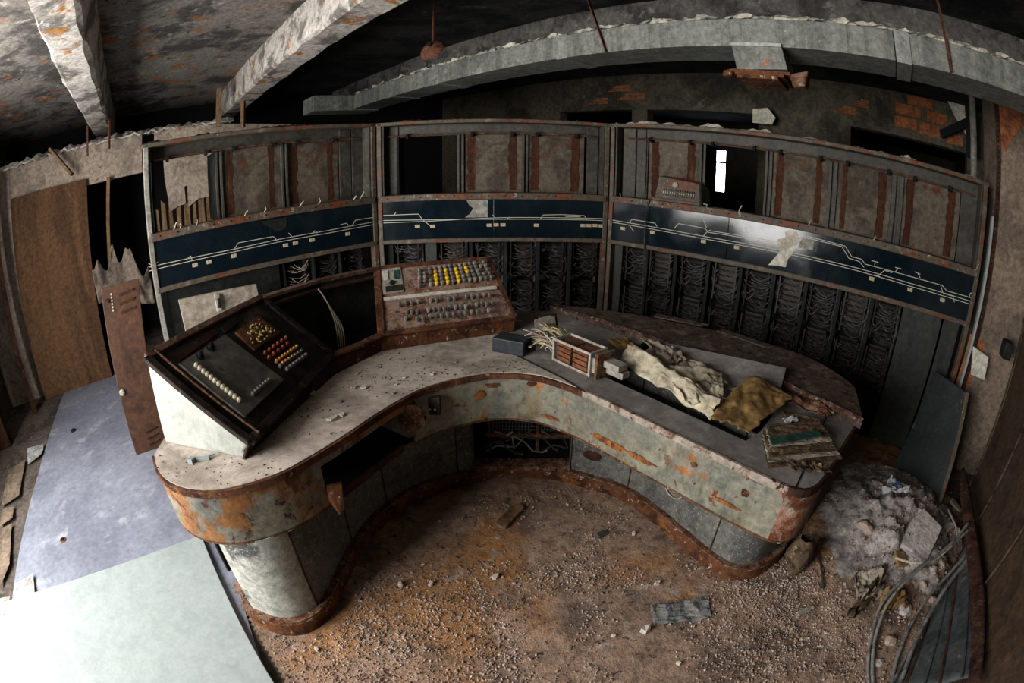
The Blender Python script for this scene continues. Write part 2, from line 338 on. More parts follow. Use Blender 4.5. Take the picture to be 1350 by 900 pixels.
# ================================================================== THE SETTING
struct(MB().rbox(-1.75, 7.2, -2.5, 5.4, -.12, -.004).build('floor', M_floor))
ce = MB().rbox(-1.75, 7.2, -2.5, 1.2, 3.0, 3.15).build('ceiling', M_ceil); struct(ce)
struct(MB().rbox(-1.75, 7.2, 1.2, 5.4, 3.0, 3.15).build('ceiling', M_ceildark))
def beam(v0, v1, z0, m, seed, name):
    b = MB(); n = 60
    def ring(i):
        u = -1.75+8.4*i/n
        j = lambda k: .016*nz((u*3.3, k*1.7, seed))+.008*nz((u*11, k*2.7, seed))
        return [RC(u, v0+j(1), 3.02), RC(u, v0+j(2), z0+.02+j(3)), RC(u, v0+.025+j(4), z0+j(5)), RC(u, v1-.025+j(6), z0+j(7)), RC(u, v1+j(8), z0+.02+j(9)), RC(u, v1+j(10), 3.02)]
    rings = [ring(i) for i in range(n+1)]
    for r in rings: b.v += r
    for i in range(n):
        for k in range(5): a = i*6+k; b.f.append((a, a+1, a+7, a+6))
    return struct(b.build(name, m))
beam(-.63, -.38, 2.67, M_beam, 1, 'trim_1')
beam(1.10, 1.355, 2.67, M_beam, 2, 'trim_2')
beam(2.90, 3.16, 2.67, M_beam3, 3, 'trim_3')
# near left wall with the big window opening, its own frame
wn = MB()
wn.rbox(-1.75, .6, -2.45, -2.25, 0, 3); wn.rbox(3.3, 7.2, -2.45, -2.25, 0, 3); wn.rbox(.6, 3.3, -2.45, -2.25, 0, .62); wn.rbox(.6, 3.3, -2.45, -2.25, 2.72, 3)
struct(wn.build('wall_near', M_olive))
wf = MB()
for a in (.6, 1.47, 2.35, 3.25): wf.rbox(a, a+.05, -2.40, -2.32, .62, 2.72)
wf.rbox(.6, 3.3, -2.40, -2.32, .62, .67); wf.rbox(.6, 3.3, -2.40, -2.32, 2.67, 2.72)
struct(wf.build('window_1', M_post))
struct(MB().rbox(-1.75, -1.55, -2.25, 3.7, 0, 3).build('wall_right', M_olive))
struct(MB().rbox(7.0, 7.2, -2.5, 5.4, 0, 3).build('wall_far_left', M_dark))  # black colour stands in for the unlit room past the doorway
# left rear wall: header, torn plaster, lath
wl = MB()
wl.rbox(5.5, 5.62, -1.78, .02, 2.07, 2.50)
wl.rbox(5.5, 5.62, -2.25, -1.70, 0, 2.55)
WL = struct(wl.build('wall_left', M_plaster)); 
pl = [(0.17, 2.54), (0.17, 2.27), (0.19, 2.25), (0.28, 2.15), (0.29, 1.93), (0.32, 1.72), (0.33, 1.57), (0.43, 1.62), (0.53, 1.63), (0.52, 1.82), (0.56, 1.83), (0.56, 1.59), (0.69, 1.66), (0.85, 1.66), (0.93, 1.62), (1.04, 1.65), (1.33, 1.75), (2.01, 2.04), (2.01, 2.37)]
MB().slab([RC(5.5, a, z) for a, z in pl], RC(1,0)*.02).build('plaster_sheet', M_plaster, WL)
for i, (a, b, zt) in enumerate(((.13,.20,1.62),(.21,.29,1.70),(.30,.37,1.66),(.40,.47,1.80),(.49,.58,1.80),(.60,.66,1.75),(.67,.76,1.88),(.77,.85,1.92),(.87,.96,1.86),(.99,1.08,1.95))):
    MB().slab([RC(5.54,a,.9),RC(5.54,b,.9),RC(5.54,b-.01,zt-.03*(i%3)),RC(5.54,a+.02,zt+.02)], RC(1,0)*.02).build('lath', M_oldwood, WL)
# debris crust along the header top
cr = MB()
cr.grid(lambda s,t: RC(5.42+.2*t, -1.78+2.9*s, 2.50+.05*nz((s*40,t*3,2))+.035*sin(t*pi)-.02*s), 90, 4)
cr.build('crumbling_crust', M_beam, WL, solid=.02)
# right rear wall, with window openings to the hall behind
wb = MB(); V0, V1 = 5.2, 5.36
wb.rbox(-1.75, 7.2, V0, V1, 2.53, 3.05); wb.rbox(-1.75, 7.2, V0, V1, 0, 1.0)
for a, b in ((-1.75,-.96),(.42,1.49),(2.92,3.14),(4.3,7.2)): wb.rbox(a, b, V0, V1, 1.0, 2.53)
WB = struct(wb.build('wall_back', M_olive))
for u0, z0, w, h in ((-.35,2.62,.26,.12),(-.62,2.60,.24,.13),(-.40,2.76,.3,.12),(-.72,2.75,.25,.12),(-.55,2.89,.3,.1),(-.9,2.58,.2,.12)):
    MB().rbox(u0, u0+w, V0-.012, V0+.02, z0, z0+h).build('hollow_brick', M_brick, WB, bevel=.006)
for u0, z0, w in ((.32,2.66,.3),(.20,2.76,.22),(2.95,2.66,.4),(3.15,2.78,.35),(3.5,2.62,.3)):
    rb = MB()
    for k in range(4): rb.rbox(u0, u0+w-.04*k, V0-.008, V0+.01, z0+k*.022, z0+k*.022+.014)
    rb.build('ribbed_brick', M_brick, WB)
# hall beyond: only what the openings show
hb = MB(); hb.rbox(-1.75, 7.2, 10.0, 10.2, 0, 1.5); hb.rbox(-1.75, 7.2, 10.0, 10.2, 2.42, 3.1); hb.rbox(-1.75, 3.60, 10.0, 10.2, 1.5, 2.42); hb.rbox(3.99, 7.2, 10.0, 10.2, 1.5, 2.42)
struct(hb.build('wall_hall_end', M_header))
hb = MB(); hb.rbox(7.0, 7.2, 5.36, 10.2, 0, 3.1); hb.rbox(-1.75, -1.55, 5.36, 10.2, 0, 3.1); struct(hb.build('wall_hall_side', M_header))
struct(MB().rbox(-1.75, 7.2, 5.36, 10.2, 3.05, 3.15).build('ceiling_hall', M_ceildark))
struct(MB().rbox(-1.75, 7.2, 5.36, 10.2, -.12, -.004).build('floor_hall', M_header))
w2 = MB().rbox(3.60, 3.99, 10.10, 10.11, 1.5, 2.42).build('window_2', M_daylight); struct(w2)
fr = MB(); fr.rbox(3.60, 3.99, 10.05, 10.08, 2.13, 2.17); fr.rbox(3.60, 3.63, 10.05, 10.08, 1.5, 2.42); fr.rbox(3.96, 3.99, 10.05, 10.08, 1.5, 2.42)
fr.build('window_frame', M_post, w2)
# pillar at the right end of the panel wall
pp = MB(); n = 14
pp.rbox(-1.75, -.97, 3.7, 4.3, 0, 3.0)
PIL = struct(pp.build('wall_pillar', M_pill))
for poly, m, nm in (([(-1.01, 2.84), (-1.25, 2.88), (-1.22, 2.64), (-1.11, 2.52), (-1.03, 2.39), (-0.98, 2.46)], M_brick, 'bare_brick_patch'),
                    ([(-0.9, 1.04), (-1.07, 1.0), (-1.03, 0.78), (-0.98, 0.46), (-0.96, 0.33), (-0.89, 0.68)], M_brick, 'bare_brick_patch')):
    MB().slab([RC(a, 3.698, z) for a, z in poly], RC(0,-1)*.006).build(nm, m, PIL)

# ================================================================== FLOOR COVERINGS
lino = [RC(5.5,-1.40),RC(5.5,.05),RC(3.5,.10),RC(2.0,-.02),RC(1.0,-.18),RC(.2,-.2),RC(.2,-1.75),RC(2.2,-1.63),RC(3.6,-1.50)]
single(MB().prism([(p.x,p.y) for p in lino], -.002, .008).build('linoleum_sheet', M_lino), 'scuffed grey-blue floor sheet running from the desk end to the plywood board', 'floor sheet')
wbd = [RC(2.19,-.14),RC(2.19,-2.15),RC(-.6,-2.15),RC(-.6,-.12)]
single(MB().prism([(p.x,p.y) for p in wbd], .012, .034).build('fibreboard_panel', M_white, bevel=.003), 'large bright white fibreboard laid on the floor beside the desk pedestal', 'board')
paper_bits = (([(-2.774, 0.522, 0.02), (-2.677, 0.673, 0.02), (-2.532, 0.562, 0.02), (-2.636, 0.395, 0.02)], M_tape, 'small white square of torn paper lying by the white fibreboard edge'),
  ([(-2.811, 0.348, 0.02), (-2.734, 0.424, 0.02), (-2.652, 0.286, 0.02), (-2.678, 0.226, 0.02)], M_tape, 'white paper scrap at the far left against the fibreboard'),
  ([(-4.146, 1.72, 0.02), (-3.968, 1.856, 0.02), (-3.815, 1.719, 0.02), (-3.878, 1.547, 0.02)], M_tape, 'pale paper square lying on the left border of the floor sheet'),
  ([(-3.6, 0.975, 0.02), (-3.492, 1.064, 0.02), (-3.354, 0.965, 0.02), (-3.435, 0.83, 0.02)], M_tapebr, 'buff paper scrap with a lifted corner left of the floor sheet'),
  ([(-4.069, 1.383, 0.018), (-3.99, 1.588, 0.018), (-3.539, 1.183, 0.018), (-3.652, 0.997, 0.018)], M_tapebr, 'long brown paper piece along the left border of the floor sheet'),
  ([(-3.391, 0.796, 0.018), (-3.327, 0.922, 0.018), (-2.962, 0.618, 0.018), (-2.894, 0.416, 0.018)], M_tapebr, 'brown paper strip lying left of the torn white square'))
for q, m, lb in paper_bits:
    a, b_, c, d = [Vector(p) for p in q]
    def fn(s, t, a=a, b_=b_, c=c, d=d):
        p = (a*(1-s)+b_*s)*(1-t)+(d*(1-s)+c*s)*t
        return p+Vector((0,0,.006+.008*nz(p,14)+(.02*max(0,t+s-1.6))))
    single(MB().grid(fn, 8, 8).build('paper_scrap', m, solid=.002), lb, 'paper')
st = thing('floor_socket', 'small dark plug set in a rust ring on the grey-blue floor sheet', 'floor plug', (-2.677, 1.039, 0.008))
MB().lathe(((.030,0),(.030,.004),(.022,.006)), (-2.677, 1.039, 0.008)).build('ring', M_rustpink, st)
MB().lathe(((.016,.004),(.016,.012),(.010,.016)), (-2.677, 1.039, 0.008)).build('plug', M_dark, st)
single(MB().lathe(((.028,0),(.03,.01),(.02,.02)), (-3.795, 2.173, 0.008)).build('rubber_puck', M_dark), 'round black rubber piece on the floor sheet near the plywood', 'rubber piece')

# dirt layer inside the desk's curve and to the right
def dirt_h(x, y):
    u, v = R2*(y-x), R2*(x+y)
    h = .004+.016*(nz((x,y),2.2,1)+.6*nz((x,y),6,2)+.45*nz((x,y),17,3)+.3*nz((x,y),40,4))
    m = math.exp(-(((u+.62)/.52)**2+((v-2.55)/.62)**2)*1.1)       # ash mound to the right
    h += .20*m*(1+.35*nz((x,y),5,5)+.3*nz((x,y),13,6)+.16*nz((x,y),32,7)) + .06*math.exp(-(((u+.95)/.4)**2+((v-1.7)/.7)**2))
    h += .03*math.exp(-((hypot(x-.0,y-2.0)-.1)/.25)**2)
    return max(h, -.0)
x0, x1, y0, y1 = -1.3, 3.0, .15, 3.3; NX, NY = 190, 140
dm = MB(); idx = {}
for i in range(NX+1):
    for j in range(NY+1):
        x = x0+(x1-x0)*i/NX; y = y0+(y1-y0)*j/NY
        u, v = R2*(y-x), R2*(x+y)
        if v < -.11 or u < -1.5 or v > 3.7 or (u > 2.05 and v < .1): continue
        idx[i,j] = len(dm.v); dm.v.append(Vector((x,y,dirt_h(x,y))))
for i in range(NX):
    for j in range(NY):
        k = [(i,j),(i+1,j),(i+1,j+1),(i,j+1)]
        if all(q in idx for q in k): dm.f.append(tuple(idx[q] for q in k))
# dirt and ash are two looks: split by where the ash fell
me_dirt = dm.build('dirt_layer', M_dirt, smooth=False); stuff(me_dirt, 'brown rust-stained dirt covering the floor inside the curved desk', 'dirt')
me_dirt.data.materials.append(M_ash)
for p in me_dirt.data.polygons:
    c = p.center; u, v = R2*(c.y-c.x), R2*(c.x+c.y)
    p.use_smooth = True
    if math.exp(-(((u+.55)/.50)**2+((v-2.6)/.75)**2)) + .18*nz((c.x,c.y),5,9) > .42: p.material_index = 1
# gravel
def pebble(b, x, y, z, r, rn):
    vs = []
    q = Quaternion((rn.uniform(-1,1),rn.uniform(-1,1),rn.uniform(-1,1)), rn.uniform(0,6))
    for d in ((1,0,0),(-1,0,0),(0,1,0),(0,-1,0),(0,0,1),(0,0,-1)):
        vs.append(Vector((x,y,z))+q@(Vector(d)*r*rn.uniform(.6,1.2)))
    b.add(vs, [(0,2,4),(2,1,4),(1,3,4),(3,0,4),(2,0,5),(1,2,5),(3,1,5),(0,3,5)])
gb = MB(); gr = random.Random(3); cnt = 0
while cnt < 14000:
    x = gr.uniform(-1.0,1.6); y = gr.uniform(.25,2.1)
    u, v = R2*(y-x), R2*(x+y)
    if v < -.08 or u < -1.1: continue
    if hypot(x+.92, y-1.2) < .24: continue
    d = .35+.9*nz((x,y),1.6,11)+.5*nz((x,y),5,12)
    if y > 1.55: d -= .35
    if gr.random() > d: continue
    pebble(gb, x, y, dirt_h(x,y)+.002, gr.choice((.003,.003,.0035,.004,.005,.006,.008)), gr); cnt += 1
stuff(gb.build('gravel', M_stone), 'loose pale grit and gravel scattered over the dirt inside the desk curve', 'gravel')

# ================================================================== THE MIMIC PANEL WALL (three upright sections)
ZT, ZS, ZB = 2.127, 1.441, 1.115
CORN = [Vector((-2.468,2.484)), Vector((-1.148,3.935)), Vector((.818,4.065)), Vector((3.243,1.995))]
hook_me = MB().box(-.011,.011,-.02,.02,-.03,.012).lathe(((.013,0),(.013,.028)), (0,-.012,-.008), (0,-1,0), 8).mesh('hook', M_dark)
# one terminal rack seen from behind: combs of pins with drooping wires
def rack_mesh(seed, rows, w=.17, h=.30):
    b = MB(); b.box(-w/2-.012,-w/2,-.07,.03,-h,0).box(w/2,w/2+.012,-.07,.03,-h,0).box(-w/2,w/2,.015,.03,-h,0)
    for r in range(rows):
        z = -h*(r+.5)/rows; b.box(-w/2,w/2,-.015,.015,z-.004,z+.004)
        for k in range(11):
            x = -w/2+w*(k+.5)/11; b.box(x-.0035,x+.0035,-.05,-.015,z-.003,z+.003)
    return b.mesh('terminal_rack', M_pin if seed % 2 else M_rackst)
def wires_mesh(seed, n, w=.17, h=.30, m=None):
    rn = random.Random(seed); b = MB()
    for k in range(n):
        z = -h*rn.random(); x = rn.uniform(-w/2, w/2*.4); L = rn.uniform(.06,.2); dr = rn.uniform(.01,.06); yy = rn.uniform(-.075,-.045)
        side = w/2+.03 if rn.random() < .8 else -w/2-.03
        pts = []
        for i in range(9):
            t = i/8; pts.append((x+(side-x)*t, yy-.012*sin(pi*t)+.004*rn.uniform(-1,1), z-dr*sin(pi*t)+.012*t+.003*rn.uniform(-1,1)))
        b.tube(pts, .0028, 4)
    return b.mesh('wire_loom', m or M_wire, smooth=True)
RACKS = [rack_mesh(k, 7) for k in range(2)]
LOOMS = [wires_mesh(k, 26) for k in range(4)]
LOOMP = wires_mesh(9, 18, m=M_wirel)
def lathe_panel(k, label, bays, mull, rets, hooks, racks, labels, posts_low, lower):
    a, b = CORN[k], CORN[k+1]; L = (b-a).length; rz = atan2((b-a).y,(b-a).x)
    t = thing('mimic_panel', label, 'control panel', (a.x,a.y,0), rz, 'sections of the railway mimic panel')
    P = lambda nm, mb, m, **kw: mb.build(nm, m, kw.pop('par', t), local=True, **kw)
    for x0, x1 in ((.012,.05),(L-.05,L-.012)):
        f = MB().box(x0,x1,-.02,.05,0,ZT-.005); P('post', f, M_post if (k == 0 and x0 < .1) else M_frame, bevel=.004)
    P('top_rail', MB().box(.0,L,-.02,.14,ZT-.03,ZT), M_frame, bevel=.004)
    ds = MB(); rn = random.Random(k+4)
    ds.grid(lambda s,q: (L*s, -.015+.17*q, ZT+.002+max(0,(.055 if k == 2 else .03)*nz((s*L*5,q*2,k))+.025*nz((s*L*24,q*5,k)))*sin(pi*min(1,max(0,q)))), int(L*40), 6)
    stuff(P('fallen_plaster', ds, M_bare2 if k == 2 else M_rust))
    P('ledge', MB().box(.03,L-.03,-.035,.13,ZS,ZS+.055), M_frame, bevel=.006)
    lr = P('lower_rail', MB().box(.03,L-.03,-.028,.05,ZB-.035,ZB), M_frame, bevel=.004)
    # top soffit and header plate behind the hooks
    P('header_plate', MB().box(.05,L-.05,.125,.14,2.0,ZT-.03), M_header)
    rr = MB().tube([(.1+(L-.2)*i/24, .075+.004*nz((i,k)), 2.008-.02*sin(pi*i/24)*0+.004*nz((i*2.3,k+5))) for i in range(25)], .006, 6)
    P('hook_rail', rr, M_rust)
    for x in hooks:
        o = bpy.data.objects.new('hook', hook_me); COL.objects.link(o); o.parent = t; o.location = (x,.085,2.012)
    # bays
    for (x0, x1, kind) in bays:
        if kind == 'open':
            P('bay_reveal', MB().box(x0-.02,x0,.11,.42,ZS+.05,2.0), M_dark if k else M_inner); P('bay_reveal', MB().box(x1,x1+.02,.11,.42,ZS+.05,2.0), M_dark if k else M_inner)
            continue
        pn = P('bay_panel', MB().box(x0,x1,.125,.14,ZS+.05,2.0), M_bay, bevel=.003)
        if kind != 'plain':
            for xx in (x0+.06, x1-.08):
                w = .022+.016*rn.random(); pts = []
                for i in range(13): pts.append((xx-w+w*.5*nz((i*.7,xx*9,1)), .1245, 1.995-i*.0405))
                for i in range(12,-1,-1): pts.append((xx+w+w*.5*nz((i*.7,xx*9,2)), .1245, 1.995-i*.0405))
                P('rust_run', MB().slab(pts, (0,-.0015,0)), M_stain, par=pn)
    for x0, x1 in mull:
        m2 = MB(); w = x1-x0
        m2.box(x0,x0+w*.36,.10,.14,ZS+.05,2.0).box(x1-w*.36,x1,.10,.14,ZS+.05,2.0).box(x0,x1,.13,.14,ZS+.05,2.0)
        P('mullion', m2, M_header, bevel=.003)
    for x0, x1, y in rets:
        P('end_sheet', MB().box(x0,x1,y,y+.012,ZS+.05,ZT-.03), M_header, bevel=.003)
    for x in (.055, L-.067):
        P('side_sheet', MB().box(x,x+.012,.0,.14,ZS+.05,ZT-.03), M_header)
    # navy enamel strip in its plates
    pl = 3 if k == 2 else 2
    cuts = [.05+(L-.1)*i/pl for i in range(pl+1)]
    for i in range(pl):
        P('enamel_plate', MB().box(cuts[i]+.0015,cuts[i+1]-.0015,-.008,.004,ZB-.002,ZS+.002), M_blue, bevel=.0015)
    for x, z in labels:
        o = bpy.data.objects.new('label_plate', LABEL); COL.objects.link(o); o.parent = t; o.location = (x,-.0105,z)
    # bolts along the ledge
    bt = MB()
    for i in range(int(L/.14)): bt.lathe(((.006,0),(.006,.006),(.003,.008)), (.1+i*.14,-.035,ZS+.03), (0,-1,0), 6)
    stuff(P('ledge_bolts', bt, M_rustdk))
    # cabinet below
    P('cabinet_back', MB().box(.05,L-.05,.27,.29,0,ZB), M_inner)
    for x0, x1 in posts_low:
        P('cabinet_upright', MB().box(x0,x1,.05,.16,0,ZB-.03), M_grn if x1-x0 > .05 else M_inner, bevel=.004)
    for i, x in enumerate(racks):
        for tier in range(3):
            z = 1.06-.36*tier
            o = bpy.data.objects.new('terminal_rack', RACKS[(i+tier) % 2]); COL.objects.link(o); o.parent = t; o.location = (x,.15,z)
            lo = LOOMP if (k == 0 and i == 0 and tier == 0) else LOOMS[(i*2+tier+k) % 4]
            q = bpy.data.objects.new('wire_loom', lo); COL.objects.link(q); q.parent = o
        rn = random.Random(i*5+k); pts = []
        for j in range(14): pts.append((x+.125+.012*nz((j*.5,i,k)), .12+.012*nz((j*.5,i,k+9)), 1.08-j*.078))
        P('cable_bundle', MB().tube(pts, rn.uniform(.010,.017), 7), M_wire, smooth=True)
    for x0, x1 in lower: P('cabinet_sheet', MB().box(x0,x1,.03,.045,.0,ZB-.04), M_inner if k == 0 else M_grn, bevel=.003)  # sheet colour darkened to carry the shade low behind the desk
    return t, P
LABEL = MB().box(-.021,.021,-.003,.003,-.013,.013).mesh('label_plate', M_label)
# left section
t0, P0 = lathe_panel(0, 'left section of the dark mimic panel wall with an open bay showing torn plaster', 
    [(.10,.59,'open'),(.65,1.14,'run'),(1.198,1.665,'run')], [(.59,.65),(1.14,1.198)], [(1.67,1.78,.11),(1.79,1.9,.11)],
    [0.206, 0.514, 0.73, 1.051, 1.256, 1.591], [1.201,1.465,1.733],
    [(0.351, 1.211), (0.462, 1.21), (0.666, 1.213), (1.099, 1.212), (1.185, 1.215), (1.333, 1.215), (1.662, 1.214)], [(1.08,1.10),(1.35,1.37),(1.6,1.62)], [(.10,1.04)])
# middle section
t1, P1 = lathe_panel(1, 'middle section of the dark mimic panel wall with one black open bay',
    [(.179,.681,'open'),(.738,1.232,'run'),(1.282,1.77,'run')], [(.681,.738),(1.232,1.282)], [(.08,.175,.11),(1.79,1.89,.11)],
    [0.258, 0.806, 1.142, 1.349, 1.687], [.245,.629,.944,1.228,1.501,1.781],
    [(0.347, 1.224), (0.477, 1.22), (0.951, 1.22), (1.008, 1.223), (1.066, 1.223), (1.347, 1.22), (1.746, 1.225), (1.799, 1.226), (1.853, 1.228), (1.907, 1.226)], [(.07,.12),(.40,.50),(.78,.81),(1.08,1.11),(1.36,1.39),(1.64,1.67)], [])
# right section
t2, P2 = lathe_panel(2, 'right section of the dark mimic panel wall with daylight showing through one open bay',
    [(.309,.775,'run'),(.826,1.325,'open'),(1.383,1.842,'run'),(1.913,2.363,'run'),(2.462,2.968,'run')], [(.285,.309),(.775,.826),(1.325,1.383),(1.842,1.913),(2.363,2.462)], [(.08,.20,.09),(.20,.285,.11),(2.97,3.12,.10)],
    [0.343, 0.697, 0.889, 1.236, 1.447, 1.771, 1.987, 2.328, 2.548, 2.856], [.251,.48,.779,1.069,1.345,1.622,1.892,2.176,2.441],
    [(0.155, 1.224), (0.433, 1.228), (0.884, 1.221), (1.163, 1.221), (2.269, 1.215), (2.598, 1.212), (2.889, 1.208)], [(.05,.13),(.36,.38),(.62,.65),(.91,.94),(1.19,1.22),(1.47,1.50),(1.74,1.77),(2.02,2.05),(2.30,2.33)], [(2.58,2.93),(2.95,3.10)])
def tracks(P, lines, w=.0042):
    b = MB()
    for ln in lines:
        for (x0,z0),(x1,z1) in zip(ln, ln[1:]):
            d = Vector((x1-x0,z1-z0)); 
            if d.length < 1e-5: continue
            n = Vector((-d.y,d.x)).normalized()*w/2
            b.slab([(x0+n.x,-.0083,z0+n.y),(x1+n.x,-.0083,z1+n.y),(x1-n.x,-.0083,z1-n.y),(x0-n.x,-.0083,z0-n.y)], (0,-.0012,0))
    return P('track_diagram', b, M_line)
tracks(P0, [[(-0.012, 1.277), (0.316, 1.268), (0.684, 1.26), (1.039, 1.267), (1.467, 1.268), (1.934, 1.282)], [(-0.016, 1.251), (0.314, 1.247), (0.682, 1.241), (1.038, 1.247), (1.466, 1.246), (1.933, 1.259)],
  [(0.671, 1.257), (0.713, 1.3), (1.003, 1.296), (1.032, 1.259)], [(1.596, 1.299), (1.653, 1.304), (1.674, 1.283)], [(1.71, 1.278), (1.741, 1.318), (1.936, 1.321)], [(0.298, 1.267), (0.324, 1.283), (0.333, 1.254)], [(-0.008, 1.302), (0.031, 1.277), (0.065, 1.297)], [(1.343, 1.262), (1.359, 1.284), (1.384, 1.262)], [(1.133, 1.301), (1.157, 1.274)]])
tracks(P1, [[(0.007, 1.288), (0.429, 1.276), (1.046, 1.27), (1.691, 1.273), (1.952, 1.274)], [(0.006, 1.265), (0.429, 1.263), (1.046, 1.284), (1.69, 1.289), (1.952, 1.291)], [(0.011, 1.33), (0.359, 1.328), (0.39, 1.281), (0.46, 1.22)],
  [(1.378, 1.27), (1.403, 1.309), (1.559, 1.315), (1.756, 1.311), (1.784, 1.272)], [(1.592, 1.3), (1.723, 1.3)], [(1.097, 1.268), (1.116, 1.288), (1.135, 1.268)], [(0.15, 1.33), (0.164, 1.349)], [(0.977, 1.307), (0.996, 1.294)]])
tracks(P2, [[(0.01, 1.286), (0.353, 1.275), (0.696, 1.265), (0.958, 1.26), (1.336, 1.264), (1.614, 1.265), (2.141, 1.264), (2.592, 1.257), (3.17, 1.262)], [(0.011, 1.267), (0.354, 1.256), (0.697, 1.244), (0.959, 1.242), (1.338, 1.244), (1.617, 1.248), (2.144, 1.245), (2.596, 1.236), (3.176, 1.241)],
  [(0.217, 1.29), (0.237, 1.312), (0.449, 1.306), (0.471, 1.281)], [(0.621, 1.285), (0.658, 1.331), (0.888, 1.325), (0.916, 1.299), (1.455, 1.309)], [(0.927, 1.313), (1.206, 1.317), (1.503, 1.324)], [(0.88, 1.263), (0.903, 1.297), (0.933, 1.32)], [(0.87, 1.388), (0.9, 1.332)], [(1.212, 1.388), (1.248, 1.33)],
  [(1.641, 1.345), (1.689, 1.41), (1.787, 1.407), (2.021, 1.399), (2.086, 1.335), (2.161, 1.335), (2.203, 1.306), (2.583, 1.305), (2.866, 1.308), (2.913, 1.281), (3.164, 1.288)], [(1.656, 1.325), (1.709, 1.397), (1.998, 1.389), (2.064, 1.319), (2.152, 1.314), (2.195, 1.281)], [(2.248, 1.343), (2.305, 1.342)], [(2.279, 1.345), (2.277, 1.317)], [(2.446, 1.339), (2.498, 1.34)], [(2.472, 1.34), (2.452, 1.307)], [(2.614, 1.346), (2.662, 1.341)], [(2.642, 1.341), (2.667, 1.314)], [(2.852, 1.305), (2.884, 1.257), (2.975, 1.257), (2.999, 1.219)], [(2.331, 1.262), (2.363, 1.298), (2.428, 1.296)], [(2.283, 1.246), (2.334, 1.246)], [(0.211, 1.263), (0.257, 1.211)],
  [(0.79, 1.246), (0.843, 1.242)], [(3.121, 1.283), (3.127, 1.318), (3.155, 1.325)]])
def patch(P, pts, m, name='bare_patch', th=.0016):
    return P(name, MB().slab([(x,-.0082,z) for x,z in pts], (0,-th,0)), m)
patch(P0, [(0.906, 1.425), (1.014, 1.426), (1.13, 1.426), (1.133, 1.384), (1.111, 1.346), (1.071, 1.329), (1.025, 1.328), (0.996, 1.359), (0.96, 1.382)], M_inner)
patch(P1, [(0.762, 1.436), (0.939, 1.437), (0.939, 1.288), (0.748, 1.288), (0.793, 1.322), (0.819, 1.367), (0.787, 1.387)], M_bare)
patch(P1, [(0.907, 1.431), (0.926, 1.427), (0.939, 1.392), (0.92, 1.373), (0.901, 1.399)], M_white)
patch(P2, [(1.536, 1.416), (1.626, 1.427), (1.654, 1.392), (1.664, 1.36), (1.633, 1.314), (1.62, 1.266), (1.584, 1.213), (1.574, 1.148), (1.488, 1.144), (1.433, 1.136), (1.469, 1.19), (1.511, 1.25), (1.487, 1.303), (1.488, 1.344), (1.547, 1.366)], M_bare2)
patch(P2, [(1.679, 1.386), (1.771, 1.387), (1.773, 1.32), (1.652, 1.312), (1.659, 1.348)], M_bare, 'station_diagram')
# little hanging wire ends on the ledge
for P, k, L in ((P0,0,[(0.214, 1.533), (0.262, 1.529), (0.392, 1.509), (0.775, 1.498), (0.936, 1.489), (1.233, 1.518), (1.399, 1.503), (1.719, 1.473), (1.778, 1.493)]),(P2,2,[(1.16, 1.485), (0.893, 1.512), (1.719, 1.473), (2.241, 1.519), (3.133, 1.452), (0.127, 1.477)])):
    rn = random.Random(k)
    for x, z in L:
        P('wire_end', MB().tube([(x,-.03,ZS+.05),(x+.01,-.05,ZS+.075),(x+rn.uniform(-.02,.03),-.06,ZS+.075+rn.uniform(.0,.035))], .0045, 5), M_wirel, smooth=True)
# thin cable hanging down the right section from the instrument box
P2('hanging_cable', MB().tube([(x,-.045-.01*(i%2),z) for i,(x,z) in enumerate([(0.41, 1.504), (0.38, 1.418), (0.375, 1.258), (0.388, 1.067), (0.396, 0.808), (0.414, 0.544)])], .006, 6), M_wire, smooth=True)
# instrument box lying on the ledge of the right section
Z2 = atan2((CORN[3]-CORN[2]).y,(CORN[3]-CORN[2]).x)
def loc2(x, y, z):
    d = (CORN[3]-CORN[2]).normalized(); n = Vector((-d.y,d.x)); q = CORN[2]+d*x+n*y; return Vector((q.x,q.y,z))
ib = thing('instrument_box', 'battered open relay box lying on the ledge beside the daylit bay', 'instrument', loc2(.63,.04,ZS+.056), Z2)
def B(nm, mb, m, par, **kw): return mb.build(nm, m, par, local=True, **kw)
B('casing', MB().hexa([(-.21,-.03,0),(.20,-.03,-.0),(.21,.07,0),(-.2,.07,0)],[(-.18,-.01,.20),(.18,.0,.17),(.19,.07,.19),(-.17,.07,.21)]), M_frame, ib, bevel=.006)
B('lid', MB().hexa([(.20,-.05,.0),(.215,-.055,.0),(.26,.05,.0),(.24,.05,0)],[(.18,-.04,.18),(.2,-.045,.18),(.24,.05,.14),(.22,.05,.14)]), M_inner, ib)
B('dial', MB().lathe(((.024,0),(.024,.008),(.016,.01)), (-.03,-.016,.14), (0,-1,.1), 14), M_bare, ib)
for i in range(3):
    g = MB()
    for k in range(14): g.box(-.13+k*.02,-.122+k*.02,-.032,-.018,.045+i*.022,.058+i*.022)
    B('contact_row', g, M_alu if i == 1 else M_pin, ib)
B('base_strip', MB().box(-.22,.2,-.055,-.02,0,.022), M_frame, ib, bevel=.003)
